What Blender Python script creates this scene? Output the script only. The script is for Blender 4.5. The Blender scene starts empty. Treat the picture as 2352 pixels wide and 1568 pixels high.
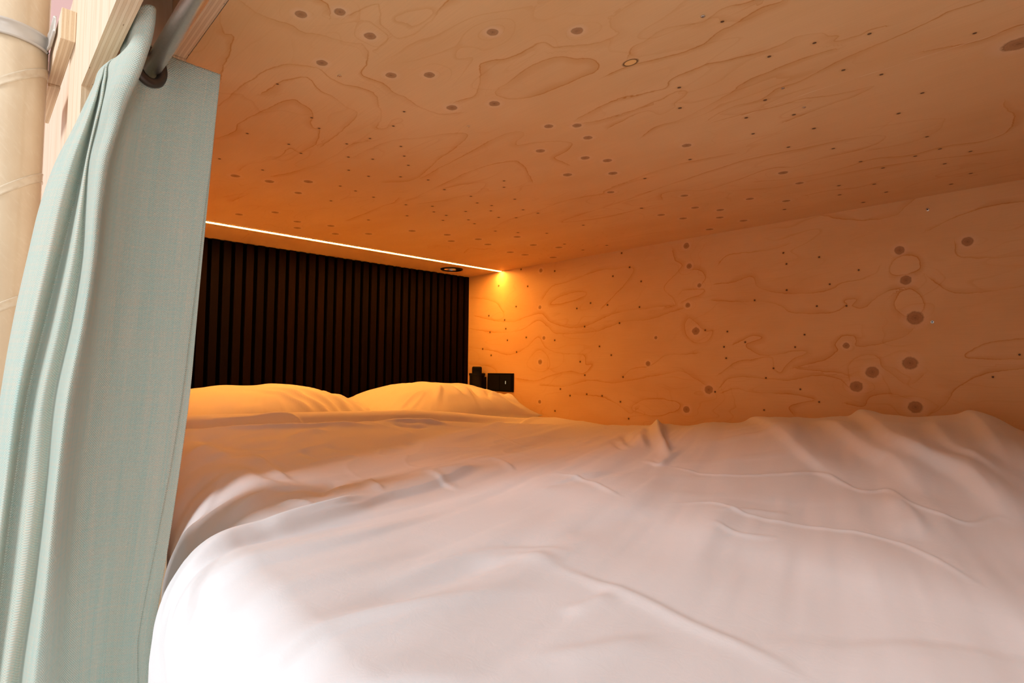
import bpy, bmesh, math, random
import numpy as np
from mathutils import Vector, Matrix, noise as mnoise
random.seed(4)
S = bpy.context.scene
COL = S.collection
H = 0.4641          # underside of the bunk ceiling above the lens
XW = 1.8027         # long plywood wall
YW = 2.2237         # slatted headboard wall (front of the slats)
CK = [[0.7269,0.3002,0.0077],[0.6864,0.3345,0.0076],[0.7076,0.3903,0.0082],[0.8221,0.3737,0.0083],[0.7805,0.4689,0.0086],[0.7373,0.5114,0.0086],[0.5813,0.5067,0.008],[0.4984,0.5874,0.008],[0.8031,0.6063,0.0096],[0.7385,0.6498,0.0095],[0.7357,0.785,0.0083],[0.6959,0.8207,0.0083],[0.7178,0.88,0.0087],[0.8319,0.8625,0.0093],[0.7912,0.9607,0.0096],[0.7667,1.0074,0.0097],[0.8895,1.0153,0.0104],[0.8079,1.0826,0.0103],[0.8984,1.1945,0.0092],[1.4433,0.529,0.0109],[1.4604,0.4539,0.0106],[1.3757,0.5987,0.0109],[1.4841,0.6191,0.0094],[1.8215,0.5804,0.0107],[1.7199,0.6494,0.0106],[1.7784,0.7415,0.0112],[1.8585,0.7755,0.0117],[1.7527,0.842,0.0115],[1.8457,0.9035,0.0122],[1.7635,0.984,0.0122],[1.6206,1.0655,0.0119],[1.5807,1.1818,0.0122],[1.648,1.2507,0.0128],[1.5556,1.2999,0.0126],[1.5947,1.379,0.0131],[1.6376,1.5316,0.0139],[1.4816,1.5021,0.0131],[1.6319,1.6074,0.0142],[1.5867,1.7243,0.0145],[1.4307,1.3707,0.0123],[1.442,1.5985,0.0133],[0.6007,1.0539,0.009],[0.5301,1.461,0.0087],[0.7796,1.3547,0.0093],[0.8164,1.4754,0.01],[0.7775,1.5466,0.0101],[0.9249,1.4744,0.0105],[0.8995,1.5549,0.0107],[0.8173,1.622,0.0106],[0.9087,1.7347,0.0115],[0.7836,1.7067,0.0108],[0.6111,1.589,0.0096],[0.0867,1.0537,0.0187],[0.6716,1.5018,0.0095],[0.5283,1.3577,0.0102]]
CP = [[0.9352,0.3507,0.0023],[1.1771,0.3856,0.0028],[1.0178,0.4459,0.0026],[1.053,0.4766,0.0027],[0.8758,0.5543,0.0025],[0.943,0.5737,0.0027],[1.1731,0.4667,0.0029],[1.0863,0.5516,0.0029],[1.0275,0.5719,0.0028],[1.2044,0.506,0.003],[1.1519,0.5896,0.0031],[1.1259,0.6346,0.0031],[1.0191,0.639,0.0029],[1.0606,0.6739,0.003],[1.3705,0.4858,0.0033],[1.2283,0.6304,0.0033],[1.2337,0.685,0.0034],[1.1824,0.742,0.0034],[1.1027,0.7119,0.0032],[1.1543,0.8027,0.0034],[1.0281,0.9388,0.0034],[1.0638,0.9716,0.0035],[1.3517,0.6714,0.0035],[1.36,0.7186,0.0036],[1.3756,0.7801,0.0038],[1.4902,0.714,0.0038],[1.3744,0.8818,0.0039],[1.1868,0.8763,0.0036],[1.1826,0.9607,0.0037],[1.2178,1.012,0.0039],[1.2083,1.0569,0.0039],[1.3333,0.9432,0.004],[1.3775,0.98,0.0041],[1.3825,1.0291,0.0042],[1.3077,1.0436,0.0041],[1.2509,1.0916,0.0041],[1.4704,0.948,0.0042],[1.4365,1.0568,0.0043],[1.3747,1.1084,0.0043],[1.3981,1.1515,0.0044],[1.2876,1.1552,0.0042],[1.2531,1.1952,0.0042],[1.176,1.1495,0.004],[1.1702,1.2048,0.0041],[1.1189,1.0617,0.0038],[1.5984,0.8908,0.0043],[1.3654,0.3903,0.0031],[1.4233,1.2627,0.0046],[1.3844,1.3297,0.0047],[1.3224,1.4051,0.0047],[1.3893,1.5702,0.0051],[1.4072,1.697,0.0053],[1.2923,1.695,0.0051],[0.9253,1.3741,0.0047],[1.1653,1.4068,0.0044],[0.7759,1.1664,0.004],[0.351,0.7089,0.0024],[0.4843,0.8274,0.003],[0.522,0.8938,0.0032],[0.4054,0.97,0.0031],[0.2847,0.8482,0.0026],[0.2246,0.8782,0.0025],[0.3435,0.8382,0.0027],[0.2806,0.9573,0.0028],[0.2442,1.0133,0.0028],[0.1253,0.9783,0.0025],[0.2617,1.189,0.0033],[0.4806,1.0928,0.0032],[0.4582,1.0141,0.0033],[0.3932,1.0625,0.0033],[0.4594,1.2097,0.0034],[0.3896,1.1501,0.0035],[0.6363,1.1301,0.0036],[0.3979,1.2826,0.0034],[0.2145,1.1289,0.003],[0.2501,1.3464,0.0032],[0.291,1.4501,0.0035],[0.3816,1.4045,0.0036],[0.246,1.4385,0.0034],[0.2051,1.4989,0.0034],[0.3588,1.4835,0.0037],[0.2571,1.5481,0.0036],[0.4692,1.5484,0.0041],[0.4056,1.5968,0.004],[0.4927,1.6299,0.0043],[0.4705,1.7471,0.0045],[0.2754,1.727,0.004],[0.6469,1.6685,0.0047],[0.2285,1.6653,0.0038],[0.4026,1.6884,0.0042]]
WK = [[1.7307,0.4374,0.0092],[1.7349,0.277,0.0083],[1.7098,0.1429,0.0082],[1.7312,0.0397,0.011],[1.7324,-0.1317,0.0082],[1.0312,0.4396,0.0103],[1.0209,0.3673,0.0095],[0.9835,0.2964,0.0072],[1.0272,0.2321,0.0088],[0.9977,0.1412,0.013],[1.155,0.1242,0.0061],[1.188,0.031,0.0092],[0.9522,-0.0567,0.0141],[1.035,-0.1268,0.0116],[0.4025,0.3317,0.0113],[0.3899,0.2498,0.0124],[0.3712,0.1484,0.0178],[0.3852,0.03,0.0167],[0.4731,0.0052,0.0157],[0.5124,-0.0344,0.0153],[0.3763,-0.0847,0.0155],[0.5358,0.0797,0.0084],[0.258,0.3325,0.0116]]
WP = [[1.8544,0.4577,0.0043],[1.6489,0.4255,0.004],[1.8113,0.3764,0.0042],[2.0041,0.398,0.0044],[1.8845,0.2913,0.0043],[1.9609,0.2346,0.0044],[2.0724,0.2614,0.0045],[2.0625,0.1822,0.0045],[1.9523,0.1938,0.0043],[1.9404,0.1401,0.0043],[1.8177,0.1488,0.0042],[1.8788,0.085,0.0042],[1.6467,0.1307,0.004],[2.0522,0.0724,0.0045],[2.1144,0.1038,0.0045],[1.5073,0.0395,0.0038],[1.4846,0.1805,0.0038],[1.4547,0.2733,0.0038],[1.3708,0.2593,0.0037],[1.5257,0.2567,0.0038],[1.345,0.3689,0.0036],[1.2165,0.335,0.0035],[1.2675,0.394,0.0036],[1.3041,0.453,0.0036],[1.2239,0.2401,0.0035],[1.314,0.1856,0.0036],[1.4095,0.099,0.0037],[1.3526,0.0641,0.0036],[1.4827,-0.0143,0.0038],[1.2979,-0.0193,0.0036],[1.6134,-0.0736,0.0039],[1.5604,-0.099,0.0039],[1.4728,-0.0901,0.0038],[1.3965,-0.0938,0.0037],[1.3098,-0.1127,0.0036],[1.6432,-0.166,0.0039],[1.2725,-0.1739,0.0035],[0.9632,0.1428,0.0032],[0.8855,0.1347,0.0031],[0.8263,0.0983,0.003],[0.8973,0.085,0.0031],[0.8904,0.0479,0.0031],[0.7944,0.2299,0.003],[0.6961,0.2527,0.0029],[0.7042,0.3679,0.0029],[0.6956,0.3327,0.0029],[0.6026,0.3409,0.0028],[0.5755,0.2583,0.0027],[0.6114,0.1975,0.0028],[0.5331,0.1922,0.0027],[0.5004,0.2903,0.0026],[0.6467,0.1153,0.0028],[0.674,0.0789,0.0028],[0.7387,0.0153,0.0029],[0.7621,-0.0146,0.0029],[0.6611,-0.0466,0.0028],[0.6096,-0.0818,0.0027],[0.7692,-0.1138,0.0029],[0.2175,-0.0041,0.0024],[0.1676,0.0492,0.0024],[0.9298,-0.063,0.0031]]
CL = [[[0.7541,0.235],[0.7642,0.2545],[0.7634,0.2781],[0.7572,0.3004],[0.7643,0.3163],[0.7531,0.3405],[0.7474,0.3624],[0.7393,0.3839],[0.7328,0.3905],[0.7471,0.4103],[0.7791,0.4253],[0.8024,0.4287],[0.8128,0.4425],[0.8125,0.4724],[0.8276,0.5061],[0.8251,0.5228],[0.8378,0.5537],[0.8404,0.5871],[0.8355,0.6081],[0.8136,0.6249]],[[0.6816,0.3045],[0.6839,0.318],[0.6976,0.3258]],[[0.6826,0.3469],[0.6644,0.3516],[0.6525,0.353],[0.6398,0.359],[0.64,0.3658],[0.6725,0.3863],[0.6785,0.4013],[0.6849,0.42],[0.6628,0.4299],[0.6394,0.4322],[0.6153,0.4303],[0.5878,0.4222],[0.5676,0.4217]],[[1.0875,0.3047],[1.0401,0.3085],[0.989,0.3099],[0.9403,0.3164],[0.9044,0.3206],[0.8649,0.3337],[0.8537,0.349],[0.844,0.3681]],[[0.8428,0.3795],[0.8549,0.4037],[0.8597,0.4285],[0.8512,0.4504],[0.8503,0.4738],[0.8643,0.4924],[0.8898,0.5109],[0.9025,0.524],[0.9377,0.543],[0.9719,0.5551],[0.9594,0.5678],[0.9231,0.5578],[0.9042,0.5658],[0.9167,0.5758],[0.9445,0.5709]],[[1.2426,0.3504],[1.1849,0.3638],[1.1436,0.3572],[1.0861,0.3644],[1.0421,0.3715],[1.0003,0.3783],[0.9704,0.3921],[0.9764,0.4077],[0.9858,0.4288],[1.0204,0.4478],[1.0384,0.4523],[1.0576,0.4683],[1.0582,0.4798],[1.1237,0.5043],[1.1647,0.5049],[1.2041,0.5018],[1.1924,0.4769],[1.2626,0.4811],[1.315,0.4684],[1.351,0.4487],[1.4112,0.4484]],[[0.9827,0.3435],[0.9209,0.3531],[0.8791,0.3748],[0.9045,0.405],[0.9116,0.4346],[0.9313,0.4687],[0.9342,0.4918],[0.9646,0.5044],[1.0603,0.5154],[1.1357,0.5199]],[[0.7744,0.5984],[0.7435,0.6059],[0.7123,0.592],[0.6829,0.5711],[0.6585,0.5486],[0.6359,0.553],[0.6166,0.5654],[0.5905,0.5707],[0.5603,0.5707],[0.5486,0.5774],[0.5467,0.5948],[0.5288,0.6064],[0.5038,0.6253],[0.485,0.6348],[0.4616,0.6332],[0.4609,0.6155],[0.4473,0.5972],[0.4229,0.5918],[0.4029,0.5912]],[[0.7097,0.6263],[0.6715,0.6163],[0.6299,0.6091],[0.5967,0.6081],[0.5705,0.6126],[0.5537,0.6226],[0.5465,0.6393],[0.5302,0.6539],[0.5296,0.6729],[0.544,0.6889],[0.5843,0.6883],[0.6295,0.6854],[0.6665,0.6797],[0.7023,0.6621],[0.7124,0.6329]],[[1.3949,0.5196],[1.3245,0.5444],[1.2403,0.5601],[1.1576,0.5638],[1.0828,0.5593],[1.0437,0.5715]],[[1.1391,0.5978],[1.0564,0.6],[0.9971,0.6119],[0.9576,0.6387],[0.9114,0.6596],[0.8746,0.6907],[0.8897,0.7074],[0.9583,0.7277],[1.0362,0.741],[1.1767,0.7763],[1.2466,0.7358]],[[1.1525,0.7814],[1.025,0.7684],[0.9147,0.7573],[0.8601,0.7505],[0.8133,0.7527],[0.7905,0.7658],[0.8025,0.7827],[0.8268,0.7908],[0.8441,0.8074],[0.8058,0.8228],[0.7703,0.8506],[0.7587,0.8799],[0.7882,0.8993],[0.8293,0.91],[0.8403,0.9222],[0.8428,0.9682]],[[1.3339,0.8573],[1.284,0.8597],[1.1662,0.8465],[1.059,0.838],[0.9693,0.841],[0.9126,0.8621],[0.915,0.8873],[0.9359,0.9257],[0.9661,0.9682],[0.982,0.9907]],[[1.3381,0.9025],[1.276,0.927],[1.203,0.9404],[1.1467,0.9512],[1.0855,0.9272],[1.0774,0.9052],[1.1333,0.8795],[1.1836,0.8709]],[[1.3941,1.2286],[1.2961,1.1952],[1.1804,1.1919],[1.048,1.166],[0.9657,1.1768],[0.9197,1.1887],[0.902,1.1735],[0.8306,1.162],[0.7519,1.1643]],[[0.8144,1.261],[0.951,1.2871],[1.0686,1.3025],[1.189,1.332],[1.0513,1.3769],[0.8881,1.3748]],[[1.6502,0.846],[1.5318,0.8441],[1.4245,0.8423],[1.3821,0.8463],[1.3355,0.8318]],[[0.6752,0.7983],[0.62,0.7905],[0.5721,0.7899],[0.5217,0.8088]],[[0.6943,0.8129],[0.6527,0.8323],[0.601,0.841],[0.5477,0.8489]],[[0.7927,0.2225],[0.8195,0.2294],[0.8444,0.2404],[0.8401,0.2512],[0.8655,0.2579],[0.8996,0.2648],[0.9393,0.2691],[0.9843,0.2799]],[[0.7338,0.4134],[0.7077,0.413],[0.6864,0.412]],[[1.777,1.4115],[1.694,1.3721],[1.6713,1.4174],[1.6433,1.4213]],[[1.6548,0.4902],[1.6157,0.5061],[1.5823,0.528],[1.6862,0.5191]],[[0.4484,0.5935],[0.4278,0.5883],[0.4061,0.5879]],[[0.4839,0.687],[0.4695,0.6753],[0.4484,0.6747],[0.4292,0.667],[0.4091,0.6701],[0.3885,0.6799],[0.3666,0.6912],[0.3381,0.6831],[0.3185,0.6906],[0.3008,0.6963]],[[0.5374,0.7114],[0.5078,0.7118],[0.4787,0.72],[0.4469,0.7316],[0.4216,0.7374],[0.3921,0.7387],[0.3651,0.7269],[0.3393,0.7248],[0.3053,0.7168],[0.2825,0.7201]],[[0.5952,0.7879],[0.5585,0.7978],[0.5252,0.8052],[0.5004,0.8135],[0.4826,0.7948],[0.4472,0.7923],[0.4151,0.7922],[0.3884,0.8054],[0.3529,0.8145],[0.3224,0.8196],[0.2967,0.8149],[0.2677,0.8298],[0.2649,0.8416],[0.2532,0.8536],[0.2633,0.8645],[0.2388,0.8713],[0.2211,0.8689],[0.2057,0.8733]],[[0.6355,0.9492],[0.5958,0.9309],[0.547,0.9365],[0.4831,0.9208],[0.4366,0.9042],[0.3917,0.8836],[0.3496,0.8808],[0.3104,0.8783],[0.2743,0.885]],[[0.6333,0.8384],[0.6066,0.8447],[0.5602,0.8423],[0.5245,0.8414],[0.4947,0.8364],[0.4825,0.8488],[0.5016,0.8648],[0.5202,0.8735],[0.5274,0.8854],[0.5599,0.8921],[0.5675,0.8643],[0.6019,0.8598],[0.6542,0.8717]],[[0.5109,0.9733],[0.4834,0.9597],[0.4489,0.9556],[0.4059,0.9622],[0.3723,0.9441],[0.3397,0.9447],[0.3049,0.934],[0.269,0.9206],[0.229,0.9153],[0.1964,0.9119],[0.1732,0.9066],[0.1448,0.8975],[0.1264,0.8957],[0.1057,0.8971]],[[0.5055,0.9895],[0.4484,0.9954],[0.3978,1.0076],[0.3583,1.0107],[0.3209,1.0309],[0.2867,1.0399],[0.2633,1.047],[0.2984,1.0627],[0.3318,1.0652],[0.3811,1.0738],[0.4147,1.0815]],[[0.8694,1.2652],[0.7807,1.2507],[0.7003,1.2375],[0.627,1.2254],[0.5419,1.2177],[0.4727,1.2303],[0.4079,1.242],[0.3472,1.253],[0.3064,1.2822],[0.3273,1.317],[0.3686,1.3284],[0.4356,1.3247],[0.4942,1.3347],[0.5428,1.31],[0.6384,1.3358],[0.7203,1.351],[0.7645,1.3069],[0.8121,1.3009],[0.8374,1.3412]],[[0.8783,1.163],[0.8191,1.155],[0.7509,1.1429],[0.6657,1.1386],[0.5546,1.1617]],[[0.1805,0.9844],[0.1611,0.9913],[0.1236,1.0047],[0.0857,0.9965],[0.0768,0.9999]],[[0.5995,1.3747],[0.524,1.4141],[0.431,1.4223],[0.3563,1.4046],[0.2986,1.4339],[0.2368,1.4279],[0.1779,1.449],[0.1408,1.4263],[0.1204,1.3489],[0.1274,1.3018],[0.1258,1.2656]],[[0.3088,1.2219],[0.2571,1.2414],[0.2115,1.2667],[0.2124,1.2869],[0.2339,1.332],[0.2819,1.3565],[0.3418,1.3487]],[[0.5613,1.5722],[0.4979,1.5729],[0.4365,1.5947],[0.382,1.5742]],[[0.6699,1.4012],[0.5801,1.4511],[0.4802,1.458],[0.3893,1.4641],[0.3089,1.4822],[0.236,1.5112],[0.1529,1.5393]]]
WL = [[[2.176,0.2679],[2.0364,0.2368],[1.9069,0.224],[1.8157,0.2399],[1.729,0.2499],[1.6731,0.211],[1.567,0.1807],[1.4677,0.1853],[1.3516,0.2204],[1.2646,0.2325],[1.2025,0.2325],[1.1429,0.2367],[1.0857,0.2349]],[[2.2112,0.2059],[2.0355,0.181],[1.8754,0.1796],[1.8006,0.2024],[1.7429,0.22],[1.6866,0.1915],[1.6456,0.1595],[1.5542,0.1558],[1.4201,0.1596],[1.2967,0.19],[1.1825,0.1922],[1.0952,0.2122],[1.0489,0.2214]],[[2.2093,0.1128],[2.0341,0.0921],[1.9522,0.0743],[1.8894,0.0788],[1.8439,0.0938],[1.7996,0.1138],[1.7422,0.1481],[1.6997,0.1011],[1.6184,0.0746],[1.4915,0.0678],[1.4792,0.03],[1.4492,0.0252],[1.4912,-0.0078],[1.566,0.0011],[1.6712,-0.0195],[1.7689,-0.0413],[1.8727,-0.0326]],[[1.8134,0.0307],[1.7701,0.0769],[1.7275,0.0915],[1.6855,0.0605],[1.6784,0.0204],[1.7127,0.0002],[1.7694,0.0049],[1.806,0.0255]],[[1.7261,-0.0607],[1.5914,-0.0623],[1.4669,-0.0357],[1.3514,-0.0425],[1.2441,-0.0272],[1.1634,-0.0131],[1.087,0.0002],[1.0503,0.0046],[1.0059,-0.0191],[0.9631,-0.0421]],[[1.7155,0.3155],[1.6606,0.3612],[1.5681,0.3716],[1.4207,0.3981],[1.3294,0.3963],[1.2538,0.3914],[1.2644,0.357],[1.3294,0.3006],[1.3971,0.2511]],[[1.6737,0.2866],[1.62,0.3123],[1.5423,0.325],[1.4802,0.3192],[1.4924,0.3012],[1.5935,0.2853],[1.6668,0.2791]],[[1.0846,0.4292],[1.0755,0.3943],[1.0479,0.3741],[1.0758,0.3442],[1.1136,0.3147],[1.1185,0.294],[1.0855,0.2616],[1.0764,0.2358],[1.114,0.2303]],[[1.021,0.3542],[0.9857,0.3499],[0.96,0.3228],[0.9731,0.3001]],[[1.0577,0.2758],[1.0394,0.2864],[0.9689,0.2796],[0.982,0.2648],[1.0216,0.2561],[1.0487,0.2461]],[[1.0402,0.1634],[1.0221,0.1869],[0.9915,0.165],[0.9615,0.1396],[0.9363,0.1385],[0.9533,0.1076],[0.9963,0.1009],[1.0315,0.1264],[1.0393,0.1593]],[[0.9093,0.3642],[0.8765,0.3872],[0.7986,0.3837],[0.7323,0.3852],[0.6899,0.3934]],[[0.9265,0.2953],[0.8775,0.2941],[0.8379,0.3014],[0.7995,0.3047],[0.7849,0.2732],[0.727,0.2491],[0.6448,0.2379],[0.5801,0.2423],[0.5428,0.2589],[0.4951,0.2638],[0.4604,0.2763],[0.4488,0.2944]],[[0.9353,0.2408],[0.8387,0.2291],[0.7561,0.2224],[0.7135,0.2044],[0.686,0.1845],[0.6195,0.1766],[0.5688,0.1766],[0.5319,0.1941],[0.5376,0.208],[0.5078,0.2088],[0.52,0.1899],[0.4908,0.1844],[0.4618,0.2082],[0.4281,0.2245],[0.3956,0.2309]],[[0.4269,0.282],[0.4155,0.3061],[0.3884,0.3183],[0.3626,0.3053],[0.358,0.2798],[0.379,0.2668],[0.4163,0.2679],[0.4259,0.2793]],[[0.418,0.1854],[0.4066,0.2161],[0.3799,0.2262],[0.3547,0.1991],[0.3528,0.1681],[0.371,0.157],[0.3972,0.1587],[0.417,0.1828]],[[0.8637,0.0933],[0.8323,0.1075],[0.8018,0.1177],[0.7722,0.1092],[0.8249,0.0885],[0.7802,0.0578],[0.7367,0.0572],[0.6809,0.0671],[0.6409,0.0628],[0.6813,0.0423],[0.7022,0.0211],[0.7163,0.0032],[0.7373,0.0139],[0.744,0.0501],[0.8027,0.0433],[0.8564,0.0362],[0.8884,0.0133],[0.9128,-0.0022]],[[0.9132,-0.0486],[0.8807,-0.0172],[0.8184,-0.0125],[0.7665,-0.0154],[0.6959,-0.0214],[0.6289,-0.0064],[0.5598,-0.0122],[0.5301,-0.0381]],[[0.6749,0.0176],[0.6415,0.0281],[0.5898,0.0416],[0.5584,0.0648],[0.5642,0.0851],[0.5455,0.108],[0.5156,0.1068],[0.51,0.0935],[0.5103,0.077],[0.4643,0.0791],[0.4254,0.0908],[0.3931,0.1022],[0.377,0.1202]],[[0.6716,0.0162],[0.6094,0.0075],[0.5595,0.0045],[0.5295,-0.0052]],[[0.5298,-0.0183],[0.5289,0.0279],[0.4991,0.0506],[0.4593,0.0469],[0.4487,0.0213],[0.422,-0.0038],[0.401,-0.0222],[0.3802,-0.0248],[0.3592,-0.003]],[[0.1586,0.0878],[0.1978,0.0835],[0.2332,0.076],[0.2563,0.0621],[0.2706,0.0448],[0.2252,0.0386],[0.16,0.0381]],[[0.3413,-0.0991],[0.3163,-0.0798],[0.3013,-0.0555],[0.2914,-0.0375],[0.2627,-0.0134],[0.2216,0.0073],[0.1606,0.016]],[[0.9052,-0.0637],[0.8574,-0.0508],[0.8039,-0.0604],[0.7313,-0.0615],[0.6761,-0.0631],[0.6236,-0.0749],[0.6765,-0.0912],[0.6937,-0.1025],[0.6837,-0.1195]],[[1.2546,-0.1276],[1.2034,-0.0993],[1.1156,-0.0956],[1.0601,-0.1095],[1.0785,-0.1349],[1.1639,-0.1566],[1.2443,-0.1444],[1.2536,-0.131]],[[1.5402,-0.0944],[1.3965,-0.0983],[1.3076,-0.1303],[1.2651,-0.1542],[1.234,-0.1351]],[[0.537,-0.0845],[0.496,-0.089],[0.4784,-0.0624],[0.4283,-0.051],[0.3915,-0.0652]],[[0.2826,0.3303],[0.2785,0.2998],[0.2415,0.2887],[0.1534,0.2823]],[[0.3334,0.2461],[0.2998,0.2124],[0.2574,0.2025],[0.1554,0.2099]],[[1.2968,-0.0148],[1.2544,0.012],[1.183,0.0208],[1.1149,0.0584],[1.0499,0.0616],[0.9966,0.0649]],[[2.2143,0.3582],[2.1066,0.3433],[2.0211,0.3193],[1.9711,0.2714]],[[2.2076,0.0316],[2.0665,0.0201],[2.0159,-0.0074],[2.0998,-0.0361]],[[0.6883,0.5019],[0.5891,0.4612],[0.4978,0.4303],[0.413,0.4275],[0.3857,0.4477],[0.359,0.4674]],[[0.3355,0.3756],[0.2858,0.3971],[0.2157,0.4131],[0.1499,0.411]]]
PLUG = [[0.4953,0.7071]]
CSCREW = [[0.6793,0.363],[0.411,0.8389],[0.9483,0.3675],[1.0442,0.3691],[0.6765,0.8429]]
WSCREW = [[0.3346,0.1358],[0.3382,0.4294]]
SCR = [[0.5,1.0059],[0.3389,0.9952],[0.0771,1.0025]]
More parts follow.
